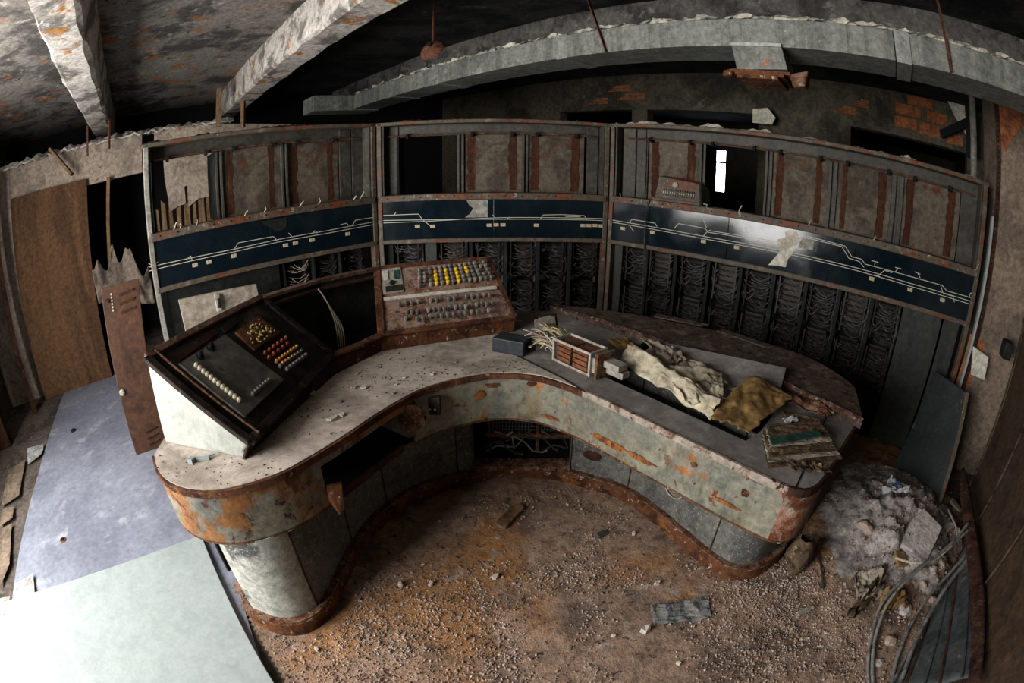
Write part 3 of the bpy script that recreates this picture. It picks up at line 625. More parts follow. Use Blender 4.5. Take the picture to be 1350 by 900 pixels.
# cream steel door leaning in the lower left section
def loc0(x, y, z):
    d = (CORN[1]-CORN[0]).normalized(); n = Vector((-d.y,d.x)); q = CORN[0]+d*x+n*y; return Vector((q.x,q.y,z))
cdoor = thing('cabinet_door', 'cream steel cabinet door leaning against the left panel section behind the console', 'door', loc0(.45,-.12,0), atan2((CORN[1]-CORN[0]).y,(CORN[1]-CORN[0]).x))
q = [(0.167, 1.022), (0.783, 0.993), (0.764, 0.584), (0.164, 0.569)]
cx = .45
pl = [(q[0][0]-cx-.0,-.03,q[0][1]),(q[1][0]-cx,-.03,q[1][1]),(q[1][0]-cx+.03,-.2,.0),(q[0][0]-cx+.03,-.2,.0)]
B('door_sheet', MB().slab(pl, (0,.02,.004)), M_cdoor, cdoor, bevel=.004)
hx, hz = [(0.458, 0.94)][0]
B('latch_plate', MB().hexa([(hx-cx-.02,-.075,hz-.06),(hx-cx+.02,-.075,hz-.06),(hx-cx+.02,-.06,hz-.06),(hx-cx-.02,-.06,hz-.06)],[(hx-cx-.02,-.06,hz+.06),(hx-cx+.02,-.06,hz+.06),(hx-cx+.02,-.04,hz+.06),(hx-cx-.02,-.04,hz+.06)]), M_alu, cdoor, bevel=.003)
B('latch_handle', MB().bar((hx-cx,-.082,hz-.035),(hx-cx+.006,-.066,hz+.03),.014,.02), M_dark, cdoor, bevel=.002)

# ================================================================== CEILING DUCT
dt = thing('air_duct', 'long galvanised air duct hanging below the ceiling across the whole room', 'duct', RC(2,2.7,2.5))
DZ0, DZ1 = 2.50, 2.67
for i, (a, b) in enumerate(((-1.5,-.09),(-.07,2.1),(2.12,3.5),(3.52,4.3),(4.32,5.42))):
    d = MB().rbox(a, b, 2.52, 2.86, DZ0, DZ1); d.build('duct_section', M_duct, dt, bevel=.004)
for a in (-.12,2.07,3.5,4.3):
    d = MB(); d.rbox(a-.045, a+.045, 2.512, 2.868, DZ0-.008, DZ1+.008); d.build('joint_strap', M_silver, dt, bevel=.003)
for i in range(8):
    s = MB(); u = 4.4+i*.11; s.rbox(u,u+.012,2.514,2.53,DZ0,DZ1); s.build('seam', M_silver, dt)
MB().rbox(5.14, 5.48, 2.0, 2.86, DZ0-.02, DZ1).build('elbow_section', M_duct, dt, bevel=.01)
g = MB(); g.grid(lambda s,t: RC(-1.5+6.9*s, 2.515+.06*t, DZ1+.003+max(0,.035*nz((s*50,t*2,3))+.02*nz((s*160,t*3,5))+.014)), 260, 3); stuff(g.build('dust_crust', M_bare2, dt))
out = MB().slab([RC(.872,2.515,2.51),RC(.578,2.515,2.51),RC(.545,2.50,2.365),RC(.838,2.50,2.35)], RC(0,1)*.20)
ol = out.build('outlet_box', M_duct, dt, bevel=.004)
MB().rbox(.575,.875,2.50,2.52,2.495,2.515).build('outlet_flange', M_silver, ol)
for k in range(3): MB().hexa([RC(.86-.02*k,2.49-.02*k,2.335-.022*k),RC(.53+.03*k,2.49-.02*k,2.330-.02*k),RC(.53+.03*k,2.72,2.33-.02*k),RC(.86-.02*k,2.72,2.33-.02*k)],[RC(.86-.02*k,2.49-.02*k,2.352-.022*k),RC(.53+.03*k,2.49-.02*k,2.348-.02*k),RC(.53+.03*k,2.72,2.35-.02*k),RC(.86-.02*k,2.72,2.35-.02*k)]).build('rusted_blade', M_plinth, ol)
MB().hexa([RC(.52,2.5,2.27),RC(.45,2.5,2.28),RC(.45,2.6,2.28),RC(.52,2.6,2.27)],[RC(.54,2.5,2.34),RC(.43,2.5,2.37),RC(.43,2.6,2.37),RC(.54,2.6,2.34)]).build('bent_flap', M_rustpink, ol, bevel=.01)
MB().hexa([RC(.93,2.5,2.31),RC(.87,2.5,2.315),RC(.87,2.56,2.315),RC(.93,2.56,2.31)],[RC(.92,2.5,2.345),RC(.86,2.5,2.36),RC(.86,2.56,2.36),RC(.92,2.56,2.345)]).build('rust_lump', M_rustpink, ol, bevel=.01)
def lettering(txt, size, m, parent, M4, name):
    c = bpy.data.curves.new(name, 'FONT'); c.body = txt; c.size = size; c.extrude = .0008; c.align_x = 'CENTER'; c.align_y = 'CENTER'
    o = bpy.data.objects.new('tmp_text', c); me = bpy.data.meshes.new_from_object(o); bpy.data.objects.remove(o)
    me.materials.append(m); r = bpy.data.objects.new(name, me); COL.objects.link(r)
    r.parent = parent; r.matrix_local = MW[parent.name].inverted() @ M4; return r
# outlet face frame: x along -u (to the right), y up, z towards the viewer
fx = (RC(.578,2.515,2.51)-RC(.872,2.515,2.51)).normalized(); fy = (RC(.578,2.515,2.51)-RC(.545,2.50,2.365)); fy = (fy-fx*fy.dot(fx)).normalized(); fz = fx.cross(fy)
def facing(p, ang):
    Mx = Matrix((fx,fy,fz)).transposed().to_4x4(); Mx.translation = p+fz*.0015; return Mx @ Matrix.Rotation(ang,4,'Z')
pt = [(1.297, 2.246, 2.4), (1.327, 2.216, 2.389)]
lettering('50', .052, M_orange, ol, facing(Vector(pt[0]), -pi/2), 'stencil_number')
lettering('1', .034, M_orange, ol, facing(Vector(pt[1]), -.1), 'stencil_mark')
# straps and rods
def rod(name, lb, cat, a, b, w, h, m, grp=None):
    return single(MB().bar(a, b, w, h).build(name, m), lb, cat, grp)
rod('hanger_strap', 'rusty flat strap hanging from the ceiling across the middle of the duct', 'strap', RC(1.86,2.5,3.0), RC(1.70,2.505,2.50), .030, .006, M_rust)
rod('hanger_strap', 'rusty flat strap hanging from the ceiling at the right end of the duct', 'strap', RC(-.37,2.5,3.0), RC(-.39,2.505,2.50), .030, .006, M_rust)
rod('timber_batten', 'old wooden batten rising from the panel top to the second ceiling beam', 'batten', RC(5.2,.90,2.40), RC(5.2,.89,2.83), .05, .05, M_oldwood)
rod('timber_batten', 'short wooden batten under the foot of the second ceiling beam', 'batten', RC(5.2,1.18,2.36), RC(5.2,1.18,2.66), .04, .04, M_oldwood)
rod('hanger_rod', 'thin rusty rod above the plywood board, left of the other short rod', 'rod', RC(5.3,-.63,2.36), RC(5.3,-.64,2.68), .022, .022, M_rust)
rod('hanger_rod', 'thin rusty rod under the end of the brightest ceiling beam', 'rod', RC(5.3,-.37,2.38), RC(5.3,-.37,2.70), .022, .022, M_rust)
rod('loose_plank', 'short dark plank slanting down over the wall header above the plywood board', 'plank', (-4.58, 3.0, 2.553), (-4.348, 3.175, 2.211), .10, .03, M_oldwood)
rod('timber_stud', 'bare wooden stud standing in the dark doorway beside the plywood board', 'stud', (-4.125, 3.569, 2.098), (-4.212, 3.482, 0.595), .04, .04, M_oldwood)
lp = thing('pendant_lamp', 'rusted remains of a round pendant lamp hanging on a rod from the ceiling', 'lamp', RC(2.82,2.0,3.0))
MB().tube([RC(2.82,2.0,3.0), RC(2.825,2.0,2.85), RC(2.82,2.0,2.66)], .010, 6).build('rod', M_rust, lp)
MB().lathe(((.02,.035),(.06,.03),(.095,.0),(.10,-.015),(.08,-.02),(.03,-.01)), RC(2.83,2.0,2.62), (-.35,-.75,.55), 16).build('lamp_dish', M_rust, lp, smooth=True)
MB().lathe(((.012,-.05),(.014,.0),(.02,.05)), RC(2.83,2.0,2.63), (-.35,-.75,.55), 8).build('lamp_holder', M_dark, lp)
# pipes between the panel end and the pillar
for i, (u, v, r, m, lb) in enumerate(((-.90,4.5,.035,M_post,'pale vertical pipe in the gap between panel end and pillar'),(-1.02,4.25,.028,M_rust,'rusty vertical pipe beside the pale pipe in the corner gap'))):
    single(MB().tube([RC(u,v,.3), RC(u,v,1.6), RC(u,v,2.95)], r, 10).build('vertical_pipe', m, smooth=True), lb, 'pipe')
ps = thing('perforated_strip', 'rusty perforated metal strip running down the pillar edge', 'strip', RC(-.965,3.685,.5))
MB().rbox(-.985,-.945,3.682,3.690,.5,2.85).build('strip', M_rustdk, ps)
hb = MB()
for i in range(60): hb.lathe(((.008,0),(.008,.003)), RC(-.965,3.682,.55+i*.038), RC(0,-1), 6)
stuff(hb.build('holes', M_dark, ps))
single(MB().rbox(-.935,-.915,3.64,3.70,.45,1.9).build('white_edging', M_white, bevel=.003), 'white edging strip between the right panel section and the pillar', 'edging')
jb = thing('corner_bracket', 'black bent bracket on the back wall corner above the right panel section', 'bracket', RC(-.93,5.0,2.6))
MB().bar(RC(-.62,5.05,2.62), RC(-.98,4.9,2.83), .05, .08).build('arm', M_dark, jb)
MB().bar(RC(-.95,4.9,2.45), RC(-.95,4.9,3.0), .10, .06).build('plate', M_inner, jb)
MB().slab([RC(-.80,5.1,2.86),RC(-.72,5.1,3.0),RC(-.93,5.1,3.02),RC(-.93,5.1,2.7)], RC(0,1)*.02).build('pale_flange', M_bare2, jb)
single(MB().slab([RC(1.50,5.0,2.40),RC(1.28,5.0,2.40),RC(1.24,5.0,2.48),RC(1.33,5.0,2.58),RC(1.50,5.0,2.55)], RC(0,1)*.03).build('plaster_lump', M_bare2), 'pale broken plaster lump sticking up above the right panel section', 'plaster lump')

# ================================================================== LEFT SIDE: plywood, locker door, torn cloth
pw = MB().hexa([RC(5.40,-1.69,0),RC(5.36,-1.69,0),RC(5.36,-.72,0),RC(5.40,-.72,0)],[RC(5.49,-1.69,2.17),RC(5.45,-1.69,2.17),RC(5.45,-.665,2.14),RC(5.49,-.665,2.14)])
single(pw.build('plywood_board', M_wood, bevel=.003), 'tall brown plywood board standing across the doorway at the left', 'board')
single(MB().bar(RC(5.1,-1.80,0), RC(5.25,-1.86,2.5), .06, .12).build('dark_board', M_rustdk, bevel=.004), 'dark narrow board standing upright at the far left edge', 'board')
single(MB().hexa([RC(4.5,-2.0,0),RC(4.4,-2.0,0),RC(4.4,-2.2,0),RC(4.5,-2.2,0)],[RC(4.5,-2.05,2.5),RC(4.4,-2.05,2.5),RC(4.4,-2.24,2.5),RC(4.5,-2.24,2.5)]).build('timber_post', M_rustdk, bevel=.005), 'thick dark timber post at the left wall in front of the plywood', 'post')
lk = thing('locker_door', 'narrow red-brown louvred locker door leaning beside the left panel post', 'door', RC(3.47,-.35,0))
la, lb_, lc, ld = RC(3.40,-.47,.0), RC(3.40,-.20,.0), RC(3.50,-.09,1.22), RC(3.50,-.40,1.22)
nrm = ((lb_-la).cross(ld-la)).normalized()
if nrm.y > 0: nrm = -nrm
MB().slab([la,lb_,lc,ld], nrm*.022).build('door_sheet', M_door, lk, bevel=.004)
def onlk(a, b, h=.023): return la*(1-a)*(1-b)+lb_*a*(1-b)+lc*a*b+ld*(1-a)*b+nrm*h
for i, b in enumerate((.945,.895,.845,.13,.09,.05)):
    a0, a1 = (.45,.85) if i < 3 else (.5,.85)
    MB().hexa([onlk(a0,b,.02),onlk(a1,b+.01,.02),onlk(a1,b-.012,.02),onlk(a0,b-.022,.02)],[onlk(a0,b,.036),onlk(a1,b+.01,.036),onlk(a1,b-.008,.022),onlk(a0,b-.018,.022)]).build('louvre', M_door, lk)
MB().lathe(((.022,0),(.024,.012),(.012,.022)), onlk(.09,.40), nrm, 10).build('lock', M_alu, lk, smooth=True)
MB().bar(onlk(.10,.93), onlk(.17,.92), .03, .02).build('hinge', M_rustdk, lk)
g = MB()
for k in range(6): g.lathe(((.008,0),(.008,.003)), onlk(.25,.955-.018*k), nrm, 6)
g.build('rivets', M_label, lk)
# torn cloth in the doorway
tc = [Vector(p) for p in [(-4.229, 3.266, 1.392), (-3.748, 3.747, 1.477), (-3.739, 3.757, 0.662), (-4.221, 3.274, 0.83)]]
def cloth(s, t):
    p = (tc[0]*(1-s)+tc[1]*s)*(1-t)+(tc[3]*(1-s)+tc[2]*s)*t
    lift = -(.42*abs(nz((s*2.3,0),1.6,4))+.04*nz((s*9,1),1,4))*(1-t) - .22*(1-t)*(abs(s-.36)*2)
    f = .07*nz((s*5,t*1.2),1,2)+.035*nz((s*13,t*2.5),1,6)
    return p+Vector((0,0,lift))-RC(1,.1)*f
M_cl2 = mat('dusty_beige_cloth', (.20, .16, .125), .95, layers=(((.12, .095, .075), 4, .45, .6),), bump=.2)
single(MB().grid(cloth, 44, 20).build('torn_cloth', M_cl2, smooth=True, solid=.008), 'torn hanging grey-beige cloth in the dark doorway above the locker door', 'cloth')

# ================================================================== THE CURVED DESK
ZD = .80
front = [(-1.368, 1.114), (-1.289, 1.038), (-1.206, 0.99), (-1.121, 0.967), (-1.037, 0.967), (-0.934, 0.994), (-0.839, 1.054), (-0.744, 1.142), (-0.663, 1.27), (-0.59, 1.406), (-0.513, 1.567), (-0.446, 1.686), (-0.369, 1.795), (-0.233, 1.899), (-0.084, 1.959), (0.052, 1.954), (0.153, 1.915), (0.276, 1.81), (0.386, 1.684), (0.509, 1.531), (0.622, 1.391), (0.726, 1.259), (0.826, 1.134), (0.907, 1.044), (0.958, 1.016), (1.035, 1.03), (1.162, 1.122), (1.328, 1.255), (1.499, 1.385), (1.609, 1.476)]
rear = [(1.66,1.60),(1.689,1.72),(1.662,1.906),(1.602,2.065),(1.409,2.294),(1.217,2.439),(1.014,2.564),(.808,2.696),(.589,2.806),(.406,2.877),(.20,2.92),(-.13,2.90),(-.47,2.79),(-.79,2.64),(-1.06,2.37),(-1.25,2.02),(-1.36,1.62),(-1.40,1.27)]
FR = dense(front, .03); RE = dense(rear, .05)
desk = thing('control_desk', 'big S-curved control desk with rusting enamel front and dusty top', 'desk', (0,2.3,0))
# worktop in three plates: split seams
def split_front(px):  return px
seamA = [Vector(p) for p in [(0.31, 1.774), (0.221, 1.916), (0.132, 2.031), (0.019, 2.177)]]          # curved seam of the left and right plates
seamB = [Vector(p) for p in [(0.927, 1.031), (1.154, 1.268), (1.511, 1.619)]]
def nearest(path, p): return min(range(len(path)), key=lambda i: (path[i][0]-p[0])**2+(path[i][1]-p[1])**2)
iA = nearest(FR, seamA[0]); iB = nearest(FR, seamB[0]); jA = nearest(RE, (.02,2.93)); jB = nearest(RE, (1.64,1.95))
FI = offset(FR, .012)
left_poly = FI[:iA+1]+[tuple(p) for p in seamA[1:]]+[(.0,2.45)]+RE[jA:]
end_poly = FI[iB:]+RE[:jB+1]+[(1.52,1.84)]+[tuple(p) for p in seamB[::-1][:-1]]
right_poly = FI[iA:iB+1]+[tuple(p) for p in seamB[1:]]+[(1.52,1.84)]+RE[jB:jA+1]+[(.0,2.45)]+[tuple(p) for p in seamA[::-1][:-1]]
hole = [Vector(p) for p in [(0.422, 1.924), (0.871, 1.349), (0.971, 1.41), (1.331, 1.766), (0.747, 2.419)]]
def plate(name, poly, m, hole=None, z0=ZD-.028, z1=ZD):
    bm = bmesh.new(); es = []
    for ring in ([poly] if hole is None else [poly, hole]):
        vs = [bm.verts.new((p[0],p[1],z1)) for p in ring]
        for i in range(len(vs)):
            if (vs[i].co-vs[(i+1)%len(vs)].co).length > 1e-6: es.append(bm.edges.new((vs[i],vs[(i+1)%len(vs)])))
    r = bmesh.ops.triangle_fill(bm, edges=es, use_beauty=True)
    fs = [f for f in bm.faces]
    for f in fs:
        f.normal_update()
        if f.normal.z < 0: f.normal_flip()
    ex = bmesh.ops.extrude_face_region(bm, geom=fs)
    for v in [g for g in ex['geom'] if isinstance(g, bmesh.types.BMVert)]: v.co.z = z0
    bmesh.ops.recalc_face_normals(bm, faces=bm.faces)
    inv = MW[desk.name].inverted(); bm.transform(inv)
    me = bpy.data.meshes.new(name); bm.to_mesh(me); bm.free(); me.materials.append(m)
    o = bpy.data.objects.new(name, me); COL.objects.link(o); o.parent = desk; MW[o.name] = MW[desk.name]
    return o
plate('worktop_plate', left_poly, M_top)
plate('worktop_plate', right_poly, M_top2, hole)
plate('worktop_plate', end_poly, M_top2)
seam = MB().tube([(p.x,p.y,ZD+.001) for p in seamA], .0035, 5); seam.build('seam_strip', M_dark, desk)
seam = MB().tube([(p.x,p.y,ZD+.001) for p in seamB], .003, 5); seam.build('seam_strip', M_dark, desk)
tr = MB().strip([tuple(p) for p in hole]+[tuple(hole[0])], ZD-.16, ZD-.026, .004)
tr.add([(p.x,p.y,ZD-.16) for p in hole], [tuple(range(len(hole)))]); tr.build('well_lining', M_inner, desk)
# front edge trim and fascia band
MB().strip(FR[:iA], ZD-.030, ZD-.003, .012).build('edge_trim', M_rust, desk)
MB().strip(FR[iA-1:iB+1], ZD-.026, ZD+.003, .012).build('edge_trim', M_edge, desk)
MB().strip(FR[iB:], ZD-.032, ZD+.002, .012).build('edge_trim', M_rustdk, desk)
def fpt(px, py):  return px
ho0, ho1 = nearest(FR, (-0.667, 1.265, 0.8)), nearest(FR, (-0.414, 1.735, 0.8))
iE0, iE1 = nearest(FR, (0.907, 1.044, 0.8)), nearest(FR, (1.143, 1.111, 0.8))
BF = offset(FR, .008)
ZF0 = .555
MB().strip(BF[:ho0+1], ZF0, ZD-.03, .012).build('fascia', M_fascl, desk, smooth=True)
MB().strip(BF[ho0:ho1+1], ZD-.062, ZD-.03, .012).build('fascia', M_fascl, desk, smooth=True)
MB().strip(BF[ho1:iE0+1], ZF0, ZD-.03, .012).build('fascia', M_fasc, desk, smooth=True)
MB().strip(BF[iE0:iE1+1], ZF0, ZD-.03, .012).build('fascia_corner', M_fascend, desk, smooth=True)
MB().strip(BF[iE1:], ZF0, ZD-.03, .012).build('fascia', M_rustdk, desk, smooth=True)
for a, b in ((0,ho0),(ho1,iE1)):
    MB().strip(offset(BF[a:b+1], .0), ZF0-.006, ZF0+.006, .04).build('bottom_flange', M_plinth, desk)
MB().strip(offset(BF[ho0+2:ho1-1], .015), ZF0-.02, ZF0+.018, .01).build('drawer_lip', M_rustdk, desk)
MB().strip(offset(BF[ho0-3:ho1+4], .30), .5, ZD-.03, .01).build('drawer_back', M_dark, desk)  # black sheets here paint the shaded inside of the drawer opening
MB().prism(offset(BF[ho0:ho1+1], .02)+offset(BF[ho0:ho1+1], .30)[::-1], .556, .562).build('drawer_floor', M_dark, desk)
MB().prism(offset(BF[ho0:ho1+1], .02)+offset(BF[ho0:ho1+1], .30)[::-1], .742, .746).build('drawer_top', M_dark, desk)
fb = FR[ho0]; 
MB().slab([(fb[0]+.0,fb[1]+.0,.66),(fb[0]+.05,fb[1]+.03,.66),(fb[0]+.05,fb[1]+.0,.56),(fb[0]+.035,fb[1]-.02,.545),(fb[0]+.0,fb[1]-.01,.60)], (.006,-.012,0)).build('bent_tab', M_plinth, desk)
fe = FR[ho1]
def crum(s, t):
    a = 2*pi*s; return Vector((fe[0]-.02+.07*cos(a)*(.4+t*(1-t)*2.2)+.02*nz((s*5,t*5,1)), fe[1]+.0+.03*sin(a)+.02*nz((s*5,t*5,2)), .62+.14*t+.02*nz((s*6,t*6,3))))
MB().grid(crum, 14, 8).build('crumpled_sheet_end', M_rustpink, desk, smooth=False)
sk = FR[nearest(FR, (-0.352, 1.81, 0.8))]
MB().box(sk[0]-.035,sk[0]+.035,sk[1]-.005,sk[1]+.03,.66,.745).build('socket_plate', M_blackpan, desk, bevel=.003)
for d in (-.012,.012): MB().lathe(((.006,0),(.006,.004)), (sk[0]+d,sk[1]-.005,.69), (0,-1,0), 8).build('socket_hole', M_alu, desk)
# plinth and body panels
plin = [(-1.134, 0.991), (-1.052, 0.956), (-0.934, 0.947), (-0.823, 0.999), (-0.754, 1.139), (-0.728, 1.469), (-0.67, 1.728), (-0.546, 1.942), (-0.395, 2.075), (-0.23, 2.148), (-0.059, 2.197), (0.116, 2.199), (0.29, 2.175), (0.456, 2.097), (0.614, 1.991), (0.745, 1.798), (0.856, 1.577), (0.963, 1.384), (1.044, 1.315), (1.146, 1.301), (1.278, 1.351), (1.378, 1.412)]
plin = [(-1.18,1.55),(-1.20,1.2)]+[(p[0], p[1]+.03*max(0,min(1,(1.3-p[1])/.25)) if p[0] < 0 else p[1]) for p in plin]+[(1.47,1.55),(1.45,1.75)]
PL_ = dense(plin, .03)
pf = MB(); pf.strip(PL_, -.0, .085, .03); 
pf.build('plinth', M_plinth, desk, smooth=True, bevel=.006)
MB().strip(offset(PL_,.004), .083, .095, .05).build('plinth_ledge', M_rustpink, desk)
BODY = offset(PL_, .035)
cuts = [0]+[nearest(PL_, p) for p in [(-0.761, 1.124), (-0.71, 1.525), (-0.609, 1.833), (-0.289, 2.131), (-0.192, 2.157), (0.32, 2.167), (0.62, 1.977), (0.924, 1.456)]]+[len(BODY)-1]
bm_ = [M_ped, M_body, M_body, M_body, M_body, None, M_body, M_body, M_body]
for i in range(len(cuts)-1):
    if bm_[i] is None: continue
    seg = BODY[cuts[i]:cuts[i+1]+1]
    MB().strip(seg, .09, (ZF0-.01 if i in (1,2,3) else ZF0-.001 if i == 0 else ZD-.035), .012).build('body_panel', bm_[i], desk, smooth=True)
for i, c in enumerate(cuts[1:-1]):
    q = BODY[c]; d = (Vector(BODY[min(c+1,len(BODY)-1)])-Vector(BODY[c-1])).normalized(); nn = Vector((d.y,-d.x))
    MB().bar((q[0]+nn.x*.002,q[1]+nn.y*.002,.09),(q[0]+nn.x*.002,q[1]+nn.y*.002,ZD-.04),.006 if i not in (4,5) else .02,.006).build('joint_cover', M_rustdk if i not in (4,5) else M_frame, desk)
# holes and a rust blister
for px in ((-0.962, 1.052, 0.35), (-0.961, 1.054, 0.25)):
    b = min(BODY, key=lambda p: abs(atan2(p[0],p[1])-atan2(px[0],px[1])) + (10 if p[1] > 1.4 or p[0] > 0 else 0))
    dist = hypot(*b)/hypot(px[0],px[1]); z = 1.70+(px[2]-1.70)*dist
    MB().lathe(((.011,0),(.010,.004),(.004,.006)), (b[0]*.997,b[1]*.997,z), (-b[0],-b[1],0), 10).build('bolt_hole', M_rustdk, desk)
M_nrack = mat('niche_terminal_steel', (.07, .075, .075), .5, bump=0)
nb = BODY[cuts[5]]; nb2 = BODY[cuts[6]]
# niche: dark case with terminal racks inside
nx0, nx1, ny = nb[0], nb2[0], max(nb[1],nb2[1])
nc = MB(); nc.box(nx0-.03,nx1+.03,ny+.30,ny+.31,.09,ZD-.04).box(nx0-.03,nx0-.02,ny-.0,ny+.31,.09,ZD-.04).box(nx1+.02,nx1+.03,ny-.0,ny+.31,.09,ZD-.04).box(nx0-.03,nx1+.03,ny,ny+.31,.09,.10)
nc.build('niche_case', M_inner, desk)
MB().box(nx0,nx1,ny-.02,ny+.06,.095,.125).build('niche_sill', M_rustpink, desk)
for xa, xb in ((nx0+.10,nx0+.34),(nx0+.37,nx1-.01)):
    nrk = MB(); nrk.box(xa,xb,ny+.125,ny+.135,.285,.475)
    for r in range(8): nrk.box(xa,xb,ny+.095,ny+.125,.295+r*.023,.302+r*.023)
    for k in range(int((xb-xa)/.018)): nrk.box(xa+.004+k*.018,xa+.008+k*.018,ny+.09,ny+.1,.285,.475)
    nrk.build('niche_rack', M_nrack, desk)
for a, b, w in (((nx0+.085,ny+.09,.62),(nx0+.085,ny+.09,.25),.016),((nx0+.355,ny+.085,.62),(nx0+.355,ny+.085,.16),.018),((nx0+.06,ny+.085,.275),(nx1,ny+.08,.268),.022),((nx0+.085,ny+.085,.455),(nx0+.35,ny+.085,.45),.014)):
    MB().bar(a,b,w,w).build('niche_bar', M_rust, desk)
rn = random.Random(5)
for k in range(7):
    x = nx0+.1+.05*k; pts = [(x+.12*sin(i*.5+k)+.02*rn.random(), ny+.06+.02*rn.random(), .30-.02*i+.03*sin(i*1.3+k)*(i>2)) for i in range(8)]
    MB().tube(pts, .006, 5).build('niche_wire', M_wire if k % 4 else M_cable, desk, smooth=True)
MB().strip(offset(RE,.02), .0, ZD-.03, .012).build('rear_light_stop', M_dark, desk)  # unseen black sheet, added to keep light out from under the desk
# loop of wire on the right body panel and rust patches
q = BODY[nearest(BODY, (.72,1.85))]
rp = [BODY[nearest(PL_, p)] for p in [(0.496, 2.067), (0.656, 1.921)]]
def bodypatch(px, py, w, h, m, nm, seed):
    # on the body sheet, found along the sight line's azimuth
    az = atan2(px[0], px[1]); i = min(range(len(BODY)), key=lambda k: abs(atan2(BODY[k][0],BODY[k][1])-az)+(5 if hypot(*BODY[k])<1 else 0))
    b = BODY[i]; d = hypot(*b)/hypot(px[0],px[1]); z = 1.70+(px[2]-1.70)*d
    t = (Vector(BODY[min(i+1,len(BODY)-1)])-Vector(BODY[i-1])).normalized(); nn = Vector((t.y,-t.x)); pts = []
    for k in range(18):
        a = 2*pi*k/18; rr = 1+.25*nz((cos(a)*1.5,sin(a)*1.5,seed))
        pts.append((b[0]+t.x*w*cos(a)*rr+nn.x*.004, b[1]+t.y*w*cos(a)*rr+nn.y*.004, z+h*sin(a)*rr))
    MB().slab(pts, (nn.x*.002,nn.y*.002,0)).build(nm, m, desk)
def fascpatch(px, w, h, m, seed, skew=0.0):
    az = atan2(px[0], px[1]); i = min(range(2, len(BF)-2), key=lambda k: abs(atan2(BF[k][0],BF[k][1])-az)+(5 if BF[k][0] > 1.1 else 0))
    b = BF[i]; d = hypot(*b)/hypot(px[0],px[1]); z = 1.70+(px[2]-1.70)*d; pts = []
    t = (Vector(BF[i+2])-Vector(BF[i-2])).normalized(); nn = Vector((t.y,-t.x))
    for k in range(26):
        a = 2*pi*k/26; rr = 1+.45*nz((cos(a)*1.7,sin(a)*1.7,seed))+.25*nz((cos(a)*6,sin(a)*6,seed+3)); x = w*cos(a)*rr; y = h*sin(a)*rr+skew*x
        pts.append((b[0]+t.x*x+nn.x*.003, b[1]+t.y*x+nn.y*.003, max(ZF0+.002, min(ZD-.035, z+y))))
    MB().slab(pts, (nn.x*.002,nn.y*.002,0)).build('rust_patch', m, desk)
M_rusto = mat('fresh_orange_rust', (.27, .105, .032), .92, layers=(((.15, .055, .02), 14, .46, .6), ((.07, .028, .014), 30, .58, .64)), bump=.4)
for px, w, h, m, sd in (((0.408, 1.692, 0.6), .10, .016, M_rusto, 1), ((0.516, 1.57, 0.6), .07, .012, M_rusto, 2), ((0.803, 1.234, 0.6), .06, .010, M_rusto, 4), ((0.091, 2.026, 0.72), .022, .014, M_rust, 5), ((-0.15, 1.981, 0.68), .03, .022, M_rusto, 6), ((-0.069, 2.006, 0.72), .03, .012, M_rust, 7), ((0.84, 1.186, 0.68), .018, .014, M_rust, 8), ((0.866, 1.179, 0.74), .02, .012, M_rusto, 9), ((0.669, 1.335, 0.72), .016, .01, M_rust, 10), ((0.175, 1.877, 0.62), .05, .010, M_rusto, 12)):
    fascpatch(px, w, h, m, sd)
bodypatch((0.38, 1.887, 0.4), 0, .055, .03, M_rustdk, 'rust_blister', 1)
bodypatch((0.519, 1.894, 0.2), 0, .05, .045, M_plinth, 'rust_blister', 2)
az = (0.737, 1.616, 0.4)
i = min(range(len(BODY)), key=lambda k: abs(atan2(BODY[k][0],BODY[k][1])-atan2(az[0],az[1]))); b = BODY[i]
t = (Vector(BODY[i+1])-Vector(BODY[i-1])).normalized(); nn = Vector((t.y,-t.x)); d = hypot(*b)/hypot(az[0],az[1]); zc = 1.70+(az[2]-1.70)*d
MB().tube([(b[0]+t.x*.075*cos(a)+nn.x*.012, b[1]+t.y*.075*cos(a)+nn.y*.012, zc+.02+.085*sin(a)) for a in [pi+pi*k/14 for k in range(15)]], .003, 5).build('wire_loop', M_wirel, desk)
# charred raised ledge along the rear right edge with a crumbling angle trim
lf = [tuple(p) for p in [(0.238, 2.885), (0.47, 2.664), (0.687, 2.407), (0.882, 2.185), (1.064, 1.985), (1.259, 1.756), (1.321, 1.631), (1.412, 1.487), (1.49, 1.35)]]
ledge_poly = dense(lf,.06)+[p for p in RE[1:nearest(RE,(.24,2.915))]]
def ledge(): 
    bm = bmesh.new(); vs = [bm.verts.new((p[0],p[1],.845)) for p in ledge_poly]; es = [bm.edges.new((vs[i],vs[(i+1)%len(vs)])) for i in range(len(vs))]
    bmesh.ops.triangle_fill(bm, edges=es, use_beauty=True); fs = list(bm.faces)
    for f in fs:
        f.normal_update()
        if f.normal.z < 0: f.normal_flip()
    ex = bmesh.ops.extrude_face_region(bm, geom=fs)
    for v in [g for g in ex['geom'] if isinstance(g, bmesh.types.BMVert)]: v.co.z = ZD-.001
    bmesh.ops.recalc_face_normals(bm, faces=bm.faces); bm.transform(MW[desk.name].inverted())
    me = bpy.data.meshes.new('rear_ledge'); bm.to_mesh(me); bm.free(); me.materials.append(M_ledge)
    o = bpy.data.objects.new('rear_ledge', me); COL.objects.link(o); o.parent = desk; MW[o.name] = MW[desk.name]; return o
ledge()
M_rustpk2 = mat('crusted_angle_iron', (.11, .06, .042), .92, layers=(((.05, .022, .015), 12, .46, .58), ((.32, .25, .21), 30, .57, .64)), bump=.7)
LF = dense(lf,.02)
